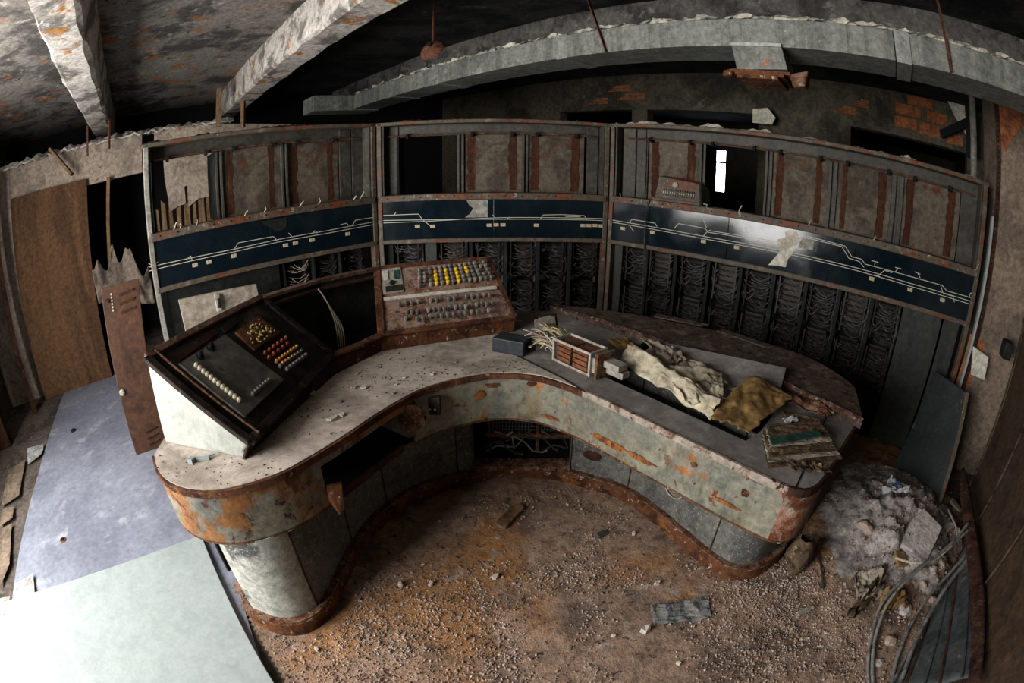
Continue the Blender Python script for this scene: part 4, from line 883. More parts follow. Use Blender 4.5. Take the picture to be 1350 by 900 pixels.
def trimtube(path, r, m, nm, seed):
    MB().tube([(p[0]+.006*nz((i*.6,seed)), p[1]+.006*nz((i*.6,seed+3)), .842+.006*nz((i*.8,seed+5))) for i, p in enumerate(path)], r, 6).build(nm, m, desk)
n = len(LF); trimtube(LF[:int(n*.45)], .010, M_rustpk2, 'angle_trim', 1); trimtube(LF[int(n*.66):], .012, M_rustpk2, 'angle_trim', 2)

# ================================================================== CONSOLES ON THE DESK
RT = [Vector(p) for p in ((-1.354,1.239,1.15),(-1.221,2.008,1.15),(-.775,2.597,1.15),(-.151,2.851,1.15))]
FL = [Vector(p) for p in [(-0.889, 1.193, 0.87), (-0.853, 1.979, 0.87), (-0.662, 2.21, 0.89), (0.016, 2.521, 0.885)]]
FB = [Vector(p) for p in [(-0.932, 1.181, 0.8), (-0.82, 1.926, 0.8), (-0.669, 2.207, 0.8), (0.008, 2.521, 0.8)]]
def dn(p, z=ZD): return Vector((p.x,p.y,z))
def console(name, label, i):
    base = (RT[i]+FL[i+1])/2
    t = thing(name, label, 'console', (base.x,base.y,ZD))
    return t
# --- left: sloped console with pale side
M_char = mat('charred_rim', (.035, .024, .018), .8, layers=(((.015, .012, .01), 8, .45, .6), ((.10, .055, .035), 20, .6, .68), ((.2, .15, .12), 60, .64, .69)), bump=.4)
M_rustpk = mat('dusty_rust_rail', (.13, .075, .058), .9, layers=(((.07, .032, .022), 10, .45, .6), ((.22, .16, .135), 40, .58, .66)), bump=.5)
c1 = console('sloped_console', 'blackened sloped console with a pale enamel side at the left end of the desk', 0)
a, b, c, d = RT[0], RT[1], FL[1], FL[0]
nL = ((b-a).cross(d-a)).normalized(); nL = nL if nL.z > 0 else -nL
rb = Vector((-1.40,1.235,ZD)); inn = (b-a).normalized()
side = [Vector((-1.364,1.214,ZD)), a, a*.06+d*.94+nL*.004, d, Vector((FB[0].x,FB[0].y,ZD+.03)), FB[0]]
sn = (a-side[0]).cross(d-side[0]).normalized(); side = [p-sn*((p-side[0]).dot(sn)) for p in side]
MB().slab(side, inn*.02).build('side_panel', M_cream, c1, bevel=.008)
MB().slab([a+inn*.02, d+inn*.02, FB[0]+inn*.02, Vector((-1.364,1.214,ZD))+inn*.02][::-1], inn*.02).build('side_liner', M_rustdk, c1)
sh = MB(); sh.slab([a,b,dn(b),dn(a)], (.012,-.0,0)); sh.build('rear_sheet', M_rustdk, c1)
MB().slab([d,c,FB[1],FB[0]], Vector((-.012,.0,0))).build('front_lip', M_char, c1, bevel=.004)
MB().slab([b,c,FB[1],dn(b)], -inn*.012).build('right_cheek', M_rustdk, c1)
MB().slab([a,b,c,d], -nL*.015).build('face_panel', M_blackpan, c1)
for p, q in ((a,b),(b,c),(c,d),(d,a)): MB().bar(p+nL*.004, q+nL*.004, .035, .022, nL).build('face_rim', M_rustpk if (p is a) else M_char, c1, bevel=.004)
MB().tube([a+inn*.05+nL*.016, a*.5+d*.5+inn*.05+nL*.016, d+inn*.05+nL*.016], .005, 6).build('bright_bead', M_rustpink, c1)
pq = [Vector(p) for p in [(-1.244, 1.306, 1.092), (-1.202, 1.607, 1.098), (-0.914, 1.567, 0.923), (-0.946, 1.271, 0.912)]]
MB().slab([p+nL*.004 for p in pq], nL*.010).build('instrument_plate', M_plate, c1, bevel=.002)
MB().bar(pq[0]+nL*.014, pq[3]+nL*.014, .006, .004, nL).build('plate_edge', M_alu, c1)
cap_w = MB().lathe(((.010,0),(.011,.008),(.007,.016),(.003,.017)), n=8).mesh('button', M_pale, True)
cap_a = MB().lathe(((.008,0),(.009,.012),(.005,.018)), n=8).mesh('button', M_amber, True)
cap_r = MB().lathe(((.008,0),(.009,.012),(.005,.018)), n=8).mesh('button', M_red, True)
cap_k = MB().lathe(((.009,0),(.010,.010),(.006,.018)), n=8).mesh('button', M_knob, True)
qL = Vector((0,0,1)).rotation_difference(nL)
def rowL(p, q, n, me, h=.002):
    p = Vector(p); q = Vector(q)
    for k in range(n): inst('button', me, c1, p+(q-p)*k/(n-1)+nL*h, qL)
rowL((-1.191, 1.35, 1.065), (-0.994, 1.323, 0.946), 12, cap_w, .014)
rowL((-0.97, 1.39, 0.938), (-0.955, 1.505, 0.941), 7, cap_k, .014)
for (x, r) in (((-1.203, 1.484, 1.085), .022), ((-1.206, 1.405, 1.079), .018)):
    MB().lathe(((r,0),(r,.006),(r*.6,.008),(r*.55,.025),(r*.3,.027)), Vector(x)+nL*.013, nL, 12).build('rotary_knob', M_dark, c1, smooth=True)
iq = [Vector(p) for p in [(-1.183, 1.661, 1.092), (-1.163, 1.852, 1.1), (-1.043, 1.839, 1.027), (-1.072, 1.629, 1.023)]]
MB().slab(iq, nL*.012).build('burnt_instrument', M_rust, c1, bevel=.003)
rn = random.Random(12); g = MB()
for k in range(46):
    s, t = rn.uniform(.1,.9), rn.uniform(.1,.9); p = iq[0]*(1-s)*(1-t)+iq[1]*s*(1-t)+iq[2]*s*t+iq[3]*(1-s)*t+nL*.014
    pebble(g, p.x, p.y, p.z, rn.uniform(.004,.010), rn)
stuff(g.build('yellow_residue', M_wirey, c1))
for p, q, n, me in (((-1.035, 1.654, 1.004), (-1.013, 1.823, 1.008), 6, cap_r), ((-1.012, 1.641, 0.989), (-0.992, 1.79, 0.992), 5, cap_r), ((-0.98, 1.646, 0.97), (-0.955, 1.806, 0.972), 8, cap_a), ((-0.958, 1.634, 0.956), (-0.929, 1.794, 0.955), 8, cap_k), ((-0.956, 1.655, 0.957), (-0.939, 1.747, 0.956), 5, cap_a), ((-0.93, 1.64, 0.94), (-0.906, 1.787, 0.941), 7, cap_k)):
    rowL(p, q, n, me)
MB().slab([Vector(p) for p in [(-1.285, 1.334, 1.119), (-1.259, 1.607, 1.132), (-1.229, 1.602, 1.113), (-1.253, 1.336, 1.1)]], nL*.006).build('painted_recess', M_rustdk, c1)  # raised dark slab in place of a recess, its shade put into the colour
MB().slab([Vector(p) for p in [(-1.245, 1.641, 1.126), (-1.24, 1.758, 1.136), (-1.204, 1.741, 1.112), (-1.21, 1.627, 1.104)]], nL*.008).build('painted_recess', M_dark, c1)  # second recess, its shade likewise painted as a black slab
# --- middle: empty housing
c2 = console('empty_console_housing', 'empty rusty console housing with a black opening and loose wires, between the two consoles', 1)
a, b, c, d = RT[1], RT[2], FL[2], FL[1]
mid = Vector((-1.035, 2.332, 1.15)); fm = Vector((-0.761, 2.087, 0.875)); fbm = Vector((-0.757, 2.046, 0.8))
MB().slab([a,mid,dn(mid),dn(a)], (.012,-.01,0)).build('rear_sheet', M_inner, c2); MB().slab([mid,b,dn(b),dn(mid)], (.008,-.012,0)).build('rear_sheet', M_inner, c2)
tp = MB(); tp.bar(a,mid,.05,.02).bar(mid,b,.05,.02); tp.build('top_rail', M_rustpk, c2, bevel=.004)
tp = MB(); tp.bar(a-Vector((-.03,.03,.035)),mid-Vector((-.03,.03,.035)),.03,.012).bar(mid-Vector((-.03,.03,.035)),b-Vector((-.03,.03,.035)),.03,.012); tp.build('top_flange', M_rustdk, c2)
MB().slab([d,fm,fbm,FB[1]], (-.012,.012,0)).build('front_lip', M_rustdk, c2); MB().slab([fm,c,FB[2],fbm], (-.008,.012,0)).build('front_lip', M_rust, c2)
MB().bar(d,fm,.05,.014).bar(fm,c,.05,.014).build('lip_flange', M_rust, c2, bevel=.003)
MB().bar(b,c,.04,.022).build('right_rail', M_rust, c2, bevel=.004)
MB().slab([a,d,FB[1],dn(a)], Vector((.01,.01,0))).build('left_cheek', M_rustdk, c2)
MB().slab([dn(a,.803),dn(mid,.803),dn(b,.803),dn(FB[2],.803),dn(fbm,.803),dn(FB[1],.803)], (0,0,.004)).build('housing_floor', M_dark, c2)  # black sheet puts the shade inside the housing into the colour
M_wiretan = mat('tan_wire', (.22, .18, .13), .6, bump=0)
wb0 = Vector((-0.901, 2.177, 0.83))
for k, (tx, ty, dx) in enumerate(((430,402,.0),(437,418,.03),(441,420,.05),(433,425,-.01))):
    tip = wb0+Vector((-.10+.03*k, .06, .30-.05*k)); p0 = wb0+Vector((.012*k,.01,0)); m1 = (p0+tip)/2+Vector((.06-.01*k,0,.03))
    pts = [p0*(1-t)**2+m1*2*t*(1-t)+tip*t*t for t in [i/10 for i in range(11)]]
    MB().tube(pts, .0035, 5).build('loose_wire', M_wiretan, c2, smooth=True)
M_face = mat('mottled_console_face', (.29, .19, .145), .9, layers=(((.21, .09, .05), 14, .5, .6), ((.09, .04, .024), 26, .56, .62), ((.42, .33, .27), 40, .58, .66)), bump=.6, bscale=90)
# --- right: button console
c3 = console('button_console', 'rusty sloped console covered in rows of grey and yellow push buttons', 2)
a, b, c, d = RT[2], RT[3], FL[3], FL[2]
nB = ((b-a).cross(d-a)).normalized(); nB = nB if nB.z > 0 else -nB; qB = Vector((0,0,1)).rotation_difference(nB)
MB().slab([a,b,dn(b),dn(a)], (.006,-.012,0)).build('rear_sheet', M_rust, c3)
MB().slab([d,c,FB[3],FB[2]], (-.006,.012,0)).build('front_lip', M_plinth, c3, bevel=.003)
MB().slab([a,d,FB[2],dn(a)], (.012,.004,0)).build('left_cheek', M_rust, c3)
MB().slab([b,c,FB[3],dn(b)], (-.012,-.004,0)).build('right_cheek', M_rust, c3)
MB().slab([a,b,c,d], -nB*.015).build('face_panel', M_face, c3)
for p, q in ((a,b),(b,c),(c,d),(d,a)): MB().bar(p, q, .03, .018, nB).build('face_rim', M_rust, c3, bevel=.004)
def fB(x, y, h=.002): return x
wsl = [Vector(p) for p in [(-0.698, 2.418, 1.024), (-0.094, 2.666, 1.025), (-0.089, 2.647, 1.012), (-0.69, 2.401, 1.011)]]
MB().slab(wsl, nB*.006).build('divider_strip', M_bare2, c3, bevel=.001)
wsl = [Vector(p) for p in [(-0.755, 2.591, 1.142), (-0.644, 2.638, 1.143), (-0.593, 2.485, 1.038), (-0.702, 2.436, 1.036)]]
MB().slab(wsl, nB*.006).build('meter_plate', M_bare, c3, bevel=.001)
for x, y in ((505,358),(519,357)):
    qd = [Vector(p) for p in []]
qd1 = [Vector(p) for p in [(-0.739, 2.58, 1.131), (-0.711, 2.593, 1.132), (-0.693, 2.534, 1.092), (-0.721, 2.521, 1.091)]]; qd2 = [Vector(p) for p in [(-0.677, 2.602, 1.129), (-0.648, 2.615, 1.13), (-0.633, 2.561, 1.094), (-0.661, 2.548, 1.093)]]
for qd, m in ((qd1, M_bare2), (qd2, M_green)): MB().slab([p+nB*.005 for p in qd], nB*.006).build('meter_window', m, c3)
MB().lathe(((.016,0),(.014,.012),(.006,.014)), Vector((-0.669, 2.52, 1.078))+nB*.006, nB, 10).build('rotary_knob', M_dark, c3)
MB().slab([Vector(p)+nB*.006 for p in [(-0.7, 2.486, 1.065), (-0.613, 2.525, 1.067), (-0.603, 2.492, 1.045), (-0.689, 2.454, 1.043)]], nB*.004).build('name_strip', M_blackpan, c3)
kb = MB().lathe(((.0085,0),(.0085,.010),(.011,.012),(.012,.022),(.008,.028)), n=8)
kk = kb.mesh('button', M_knob, True); ky = kb.mesh('button', M_yel, True); ko = kb.mesh('button', M_amber, True)
kl = kb.mesh('button', M_bare, True)
U = [Vector(p) for p in [(-0.533, 2.636, 1.114), (-0.176, 2.802, 1.127), (-0.127, 2.705, 1.056), (-0.516, 2.536, 1.05)]]
rn = random.Random(21)
for i in range(14):
    for j in range(5):
        s, t = i/13, j/4; p = U[0]*(1-s)*(1-t)+U[1]*s*(1-t)+U[2]*s*t+U[3]*(1-s)*t
        if rn.random() < .06: continue
        me = kk if rn.random() < .75 else kl
        if i in (3,5,7,9) and j > 0 and not (i == 9 and j > 2): me = ky if rn.random() < .8 else ko
        inst('button', me, c3, p+nB*.002, qB)
for n, p, q in ((16, (-0.601, 2.396, 0.987), (-0.13, 2.584, 0.984)), (17, (-0.557, 2.357, 0.952), (-0.115, 2.533, 0.95)), (15, (-0.557, 2.311, 0.925), (-0.13, 2.486, 0.926))):
    p = Vector(p); q = Vector(q)
    for k in range(n):
        if rn.random() < .12: continue
        inst('button', kk if rn.random() < .7 else kl, c3, p+(q-p)*k/(n-1)+nB*.002+Vector((0,.012*rn.uniform(-1,1),0)), qB)

# ================================================================== THINGS LYING ON THE DESK
bb = (0.0, 2.236, 0.8)
bx = thing('black_box', 'small chipped black box with a two-pin socket on the desk corner', 'box', bb, -.42)
B('case', MB().box(-.085,.085,-.055,.055,0,.075), M_blackbox, bx, bevel=.005)
B('socket', MB().lathe(((.026,0),(.026,.006),(.02,.008)), (.085,-.0,.038), (1,0,0), 14), M_dark, bx)
for s in (-.009,.009): B('pin', MB().lathe(((.0055,0),(.0055,.016),(.003,.018)), (.092,s,.04), (1,0,0), 8), M_alu, bx)
# relay module with torn wires
m0 = Vector((0.296, 2.069, 0.8)); m1 = Vector((0.382, 1.957, 0.8))
ang = atan2((m1-m0).y,(m1-m0).x)
rm = thing('relay_module', 'pulled-out relay module with brown relays and a tangle of torn wires on the desk', 'relay module', tuple(Vector((0.323, 2.051, 0.8))), ang)
f = MB()
for x in (-.13,.11): f.box(x-.006,x+.006,-.06,.06,0,.115)
f.box(-.13,.11,-.06,-.052,0,.012).box(-.13,.11,-.06,-.052,.103,.115).box(-.13,.11,.052,.06,.0,.012).box(-.13,.11,.052,.06,.103,.115)
B('module_frame', f, M_alu, rm, bevel=.002)
for i in range(2):
    for j in range(4): B('relay', MB().box(-.115+i*.11,-.02+i*.11,-.05,.05,.012+j*.024,.030+j*.024), M_relay, rm, bevel=.002)
for k in range(3): B('end_contact', MB().box(.115,.145,-.045+k*.03,-.025+k*.03,.02,.09), M_dark if k % 2 else M_bare, rm, bevel=.002)
B('rust_flange', MB().box(.145,.16,-.06,.06,.0,.12), M_rustpink, rm, bevel=.002)
B('end_block', MB().box(.16,.26,.0,.05,.02,.05).box(.16,.25,-.02,.045,.055,.085), M_bare, rm, bevel=.003)
B('tilted_plate', MB().hexa([(-.30,.0,0),(-.27,-.05,0),(-.26,.10,0),(-.29,.12,0)],[(-.34,.02,.14),(-.31,-.03,.15),(-.30,.10,.16),(-.33,.12,.15)]), M_alu, rm, bevel=.002)
B('tilted_bracket', MB().bar((-.29,.12,0),(-.33,.12,.15),.02,.02).bar((-.33,.02,.15),(-.30,.11,.155),.02,.01), M_rustdk, rm)
rn = random.Random(31)
for k in range(46):
    p0 = Vector((-.13, rn.uniform(-.05,.05), rn.uniform(.02,.10))); p1 = Vector((rn.uniform(-.36,-.2), rn.uniform(-.12,.10), rn.uniform(.005,.13)))
    m_ = (p0+p1)/2+Vector((rn.uniform(-.05,.05), rn.uniform(-.07,.07), rn.uniform(-.02,.09)))
    pts = [p0*(1-t)**2+m_*2*t*(1-t)+p1*t*t for t in [i/9 for i in range(10)]]
    for p in pts: p.z = max(p.z, .004)
    B('wire', MB().tube(pts, .0028, 4), rn.choice((M_wirel,M_wirel,M_wirey,M_wire,M_red,M_bare2)), rm, smooth=True)
# grey lid sheet pushed back against the ledge
gq = [Vector(p) for p in [(0.763, 2.243, 0.845), (1.319, 1.828, 0.872), (1.144, 1.59, 0.815), (1.007, 1.583, 0.8), (0.573, 2.088, 0.8)]]
single(MB().slab(gq, (0,0,.010)).build('loose_sheet', M_top2, bevel=.002), 'loose grey lid sheet lying under the crumpled papers against the charred ledge', 'sheet')
def crumple(name, corners, m, lb, cat, amp, seed, arch=0, rag=.012, nu=40, nv=26, zoff=.012, folds=2.2, group=None):
    A, Bc, Cc, D = [Vector(p) for p in corners]
    def fn(s, t):
        s2 = s+rag*3*nz((t*9,s*2),1,seed+1)*(1 if s in (0,1) else .3); t2 = t+rag*3*nz((s*9,t*2),1,seed+2)*(1 if t in (0,1) else .3)
        p = (A*(1-s2)+Bc*s2)*(1-t2)+(D*(1-s2)+Cc*s2)*t2
        f = 0
        for o_, sc in ((1,1.0),(2,.5),(4,.25),(8,.10)):
            f += sc*abs(nz((s*folds*o_,t*folds*o_*.8),1,seed+o_))*1.5
        return p+Vector((0,0,zoff+amp*f+arch*sin(pi*min(1,max(0,t)))))
    return single(MB().grid(fn, nu, nv).build(name, m, smooth=True, solid=.0016), lb, cat, group)
crumple('crumpled_paper', [(0.672, 2.306, 0.82), (0.823, 2.094, 0.83), (0.982, 1.667, 0.83), (0.714, 1.633, 0.82)], M_paperg, 'dirty grey crumpled paper sheet spread behind the cream paper roll', 'paper', .035, 3)
crumple('crumpled_paper', [(0.643, 1.903, 0.835), (0.954, 1.816, 0.845), (0.828, 1.519, 0.815), (0.693, 1.57, 0.82)], M_paper, 'pale crumpled paper with a torn pointed end in the middle of the desk well', 'paper', .035, 8)
crumple('paper_roll', [(0.541, 2.093, 0.83), (0.611, 2.07, 0.84), (0.842, 1.537, 0.815), (0.732, 1.481, 0.8)][0:0] or [(0.502, 2.022, 0.805), (0.769, 1.466, 0.8), (0.841, 1.569, 0.815), (0.598, 2.123, 0.83)], M_paper, 'half-rolled cream paper sheet along the front edge of the desk well', 'paper', .028, 14, arch=.05, folds=2.4)
crumple('crumpled_paper', [(0.671, 2.056, 0.83), (0.797, 2.125, 0.85), (0.826, 1.971, 0.85), (0.679, 1.897, 0.83)], M_paperg, 'small brownish crumpled paper at the left end of the paper pile', 'paper', .03, 21)
crumple('ochre_card', [(0.748, 1.46, 0.825), (1.054, 1.752, 0.865), (1.21, 1.571, 0.84), (0.884, 1.366, 0.805)], M_card, 'large mouldy ochre card sheet lying over the right end of the well', 'card', .014, 33, arch=.012, rag=.02)
crumple('rotten_strip', [(1.136, 1.527, 0.805), (1.197, 1.473, 0.805), (1.31, 1.418, 0.805), (1.1, 1.418, 0.803)], M_rot, 'brown rotten paper strip between the ochre card and the rusty trim', 'paper', .01, 41, nu=16, nv=10)
crumple('torn_card', [(0.505, 2.342, 0.805), (0.621, 2.391, 0.805), (0.64, 2.235, 0.805), (0.549, 2.193, 0.805)], M_card, 'small torn ochre card piece behind the relay module', 'card', .012, 45, nu=14, nv=10)
crumple('blue_leaflet', [(0.742, 1.598, 0.81), (0.82, 1.567, 0.81), (0.813, 1.538, 0.805), (0.741, 1.556, 0.805)], M_cloth, 'small white leaflet with a blue edge sticking out from under the pale paper', 'paper', .004, 47, nu=8, nv=6)
crumple('white_scrap', [(1.083, 1.437, 0.815), (1.172, 1.451, 0.815), (1.161, 1.417, 0.81), (1.091, 1.407, 0.81)], M_cloth, 'white paper scrap at the torn corner of the ochre card', 'paper', .012, 52, nu=10, nv=8)
crumple('debris_row', [(1.168, 1.644, 0.805), (1.303, 1.646, 0.805), (1.395, 1.446, 0.805), (1.289, 1.441, 0.805)], M_rustpink, 'crumbled rusty debris ridge in front of the rusty angle trim', 'debris', .022, 55, nu=30, nv=10)
# rotten file with a green cover, in layers
sf = thing('rotten_file', 'bundle of rotten files with a dark green cover on the desk end', 'file bundle', (1.064, 1.229, 0.8))
lay = [(0.954, 1.377, 0.8), (1.246, 1.372, 0.8), (1.234, 1.155, 0.8), (0.878, 1.162, 0.8)]
for k in range(7):
    A, Bc, Cc, D = [Vector(p)*1.0 for p in lay]
    g0 = .1*k*(.5 if k < 5 else .4)
    def fn(s, t, k=k, A=A, Bc=Bc, Cc=Cc, D=D):
        t0 = t*(1-.10*k)
        s2 = .5+(s-.5)*(1-.02*k)+.02*nz((t*12,k*3),1,k+5)
        p = (A*(1-s2)+Bc*s2)*(1-t0)+(D*(1-s2)+Cc*s2)*t0
        return p+Vector((0,0,.004+.0075*k+.006*nz((s*4,t*7,k),1.4,k)+.003*nz((s*14,t*18,k),1,k)))
    MB().grid(fn, 26, 14).build('paper_layer', (M_rot, M_paperg, M_rot)[k % 3], sf, solid=.003)
gl = [(0.916, 1.263, 0.862), (1.163, 1.283, 0.862), (1.164, 1.246, 0.86), (0.908, 1.221, 0.86)]
A, Bc, Cc, D = [Vector(p) for p in gl]
MB().grid(lambda s,t: (A*(1-s)+Bc*s)*(1-t)+(D*(1-s)+Cc*s)*t+Vector((0,0,.002*nz((s*9,t*5,2)))), 20, 8).build('green_cover', M_green, sf, solid=.004)
MB().grid(lambda s,t: Vector((0.962, 1.176, 0.8))*(1-s)+Vector((1.118, 1.132, 0.8))*s+Vector((.02*nz((s*6,t*6,1)),-.06*t+.02*nz((s*9,t*3,4)),.012+.02*abs(nz((s*8,t*8,2))))), 24, 6).build('shredded_edge', M_rot, sf, solid=.003)
# thin strips standing behind the ledge
for k, (p, q) in enumerate((((0.858, 2.668, 0.85), (1.119, 2.513, 0.85)), ((1.183, 2.423, 0.85), (1.384, 2.174, 0.85)))):
    A = Vector(p); Bc = Vector(q); dd = (Bc-A).normalized(); nn = Vector((-dd.y,dd.x,0)); nn = nn if nn.y > 0 else -nn
    single(MB().slab([A, Bc, Bc+nn*.05+dd*.04, A+nn*.07], (0,0,.006)).build('rear_slat', M_ledge), ('left','right')[k]+' of the two thin dark slats lying on the rear edge of the charred ledge', 'slat')
# small white plastic clip near the sloped console
wc = thing('plastic_clip', 'small broken white plastic clip on the left end of the desk', 'clip', (-1.104, 1.145, 0.8), .35)
B('clip_bar', MB().box(-.045,.03,-.008,.008,0,.012), M_white, wc, bevel=.002); B('clip_foot', MB().hexa([(-.06,-.02,0),(-.04,-.025,0),(-.03,.0,0),(-.05,.01,0)],[(-.06,-.02,.02),(-.04,-.025,.02),(-.03,.0,.016),(-.05,.01,.016)]), M_white, wc); B('clip_arm', MB().bar((.0,0,.008),(.05,.02,.012),.012,.006), M_white, wc)
def flake(b, r, rn, h=.006):
    n = rn.choice((5,6,7)); pts = [(r*rn.uniform(.55,1.1)*cos(2*pi*k/n), r*rn.uniform(.45,.9)*sin(2*pi*k/n)) for k in range(n)]
    vs = [(x,y,h*rn.uniform(0,1.0)) for x, y in pts]+[(x*.9,y*.9,h*rn.uniform(1.2,2.2)) for x, y in pts]
    return b.add(vs, [tuple(range(n-1,-1,-1)), tuple(range(n,2*n))]+[(i,(i+1)%n,n+(i+1)%n,n+i) for i in range(n)])
rn = random.Random(77)
FLB = ['largest pale plaster flake on the left worktop, near the drawer opening', 'pale flake close to the foot of the blackened sloped console', 'pale flake in the middle of the left worktop, below the empty housing', 'flake between the middle flake and the largest one on the left worktop',
 'tiny flake above the inner desk edge, left of the socket plate', 'flake in front of the button console, left of its middle', 'small flake just below the left corner of the button console', 'flake below the right end of the empty console housing', 'flake nearest the desk edge below the button console', 'tiny flake halfway between button console and inner desk edge',
 'greyish flake beside the middle flake of the left worktop', 'tiny flake close under the front lip of the button console', 'tiny flake below the right half of the button console', 'flake touching the upper side of the largest flake']
FLK = [flake(MB(), .022, rn).mesh('plaster_flake', M_chip) for _ in range(4)]+[flake(MB(), .022, rn).mesh('plaster_flake', M_top2) for _ in range(2)]
for (p, s) in (((-0.69, 1.502, 0.8),1.5),((-0.861, 1.702, 0.8),1.1),((-0.685, 1.783, 0.8),1.0),((-0.704, 1.646, 0.8),.7),((-0.493, 1.738, 0.8),.6),((-0.48, 1.896, 0.8),.7),((-0.633, 1.998, 0.8),.6),((-0.718, 1.924, 0.8),.8),((-0.358, 1.934, 0.8),.7),((-0.5, 1.825, 0.8),.5),((-0.638, 1.779, 0.8),.9),((-0.445, 2.144, 0.8),.5),((-0.27, 2.075, 0.8),.5),((-0.66, 1.535, 0.8),.9)):
    o = inst('plaster_flake', FLK[rn.randrange(6 if s < 1 else 4)], None, p, Quaternion((0,0,1), rn.uniform(0,6)), (s,s,s))
    o['label'] = FLB.pop(0); o['category'] = 'flake'; o['group'] = 'plaster flakes on the worktop'
g = MB(); rn = random.Random(8)
def in_desk(x, y):
    c = False; poly = left_poly; j = len(poly)-1
    for i in range(len(poly)):
        if (poly[i][1] > y) != (poly[j][1] > y) and x < (poly[j][0]-poly[i][0])*(y-poly[i][1])/(poly[j][1]-poly[i][1])+poly[i][0]: c = not c
        j = i
    return c
k = 0
while k < 900:
    x = rn.uniform(-1.35,.3); y = rn.uniform(1.0,2.7)
    if not in_desk(x, y) or rn.random() > .45+nz((x,y),3,4): continue
    pebble(g, x, y, ZD+.001, rn.choice((.002,.003,.003,.005)), rn); k += 1
stuff(g.build('worktop_crumbs', M_rot), 'dark crumbs of dirt scattered over the dusty worktop', 'crumbs')

# ================================================================== THINGS ON THE DIRT FLOOR
def onfloor(p, dz=0): return (p[0], p[1], dirt_h(p[0],p[1])+dz)
pwk = (-0.004, 1.848, 0.0)
a = MB(); rn = random.Random(2); pts = [(-.11,-.02),(-.09,-.035),(.0,-.033),(.09,-.03),(.115,-.01),(.11,.02),(.05,.03),(-.03,.028),(-.10,.025)]
a.prism([(x+.004*rn.uniform(-1,1), y+.004*rn.uniform(-1,1)) for x, y in pts], 0, .018)
o = a.build('wood_scrap', M_oldwood, bevel=.003); o.location = onfloor(pwk, .004); o.rotation_euler = (0,.05,radians(58)); o['label'] = 'splintered pale wood scrap on the dirt floor before the desk niche'; o['category'] = 'wood scrap'
CLB = ['leftmost of the three white chips in a row on the brown dirt', 'middle of the three white chips in a row on the brown dirt', 'broad white chip at the right of the row of three on the dirt', 'tiny white chip just right of the broad one on the dirt', 'white chip on the dirt close to the right plinth', 'white chip above the torn newspaper scrap', 'big yellowish chip below left of the newspaper scrap', 'white chip beside the foot of the left pedestal',
 'tiny chip on the dirt right of the wood scrap', 'tiny chip in the shade left of the wood scrap', 'small chip above the row of three white chips', 'tiny chip on the dark dirt near the grey offcut', 'white chip at the bottom edge below the newspaper scrap', 'small chip on the dirt left of the big yellowish chip']
CHP = [flake(MB(), .02, rn, .012).mesh('plaster_chip', M_chip) for _ in range(4)]
for p, s in (((-0.487, 1.365, 0.0),1.0),((-0.355, 1.389, 0.0),.9),((-0.066, 1.445, 0.0),1.1),((0.019, 1.414, 0.0),.5),((0.624, 1.715, 0.0),.8),((0.671, 1.368, 0.0),.9),((0.561, 1.102, 0.0),1.3),((-0.778, 0.938, 0.0),.8),((0.305, 1.963, 0.0),.5),((-0.365, 1.832, 0.0),.5),((-0.407, 1.512, 0.0),.6),((1.38, 0.859, 0.0),.5),((0.663, 0.903, 0.0),.7),((0.422, 1.087, 0.0),.6)):
    o = inst('plaster_chip', CHP[rn.randrange(4)], None, onfloor(p), Quaternion((0,0,1), rn.uniform(0,6)), (s,s,s))
    o['label'] = CLB.pop(0); o['category'] = 'chip'; o['group'] = 'plaster chips on the dirt floor'
o = MB().box(-.03,.03,-.016,.016,0,.014).build('dark_tile', M_plate, bevel=.003); o.location = onfloor((0.453, 1.713, 0.0), .006); o.rotation_euler = (.2,.1,.6); o['label'] = 'small dark grey tile piece on the dirt near the right plinth'; o['category'] = 'tile'
nw = [Vector(onfloor(p)) for p in [(0.607, 1.236, 0.0), (0.885, 1.234, 0.0), (0.863, 1.107, 0.0), (0.605, 1.121, 0.0)]]
def fn(s, t):
    p = (nw[0]*(1-s)+nw[1]*s)*(1-t)+(nw[3]*(1-s)+nw[2]*s)*t; return p+Vector((.01*nz((t*9,s),1,3)*(s in (0,1)), .012*nz((s*9,t),1,4), .012+.008*nz((s*5,t*7),1,6)))
single(MB().grid(fn, 22, 12).build('newspaper_scrap', M_news, solid=.002), 'grey torn newspaper scrap on the dirt floor at the lower right', 'paper')
# brown boot-like lump by the desk end
cl = Vector(onfloor((1.39, 1.281, 0.0)))
def lump(s, t):
    a = 2*pi*s; r = (.06+.03*t)*sin(pi*(.05+.9*t))**.5*(1+.25*nz((cos(a),sin(a),t*2),1.5,3)); return cl+Vector((r*cos(a)+.02*t, r*sin(a)*.9+.05*t, -.01+.20*t))
single(MB().grid(lump, 24, 14).build('rag_bundle', M_rot, smooth=True), 'brown lumpy rag bundle on the floor against the right end of the desk', 'rag')

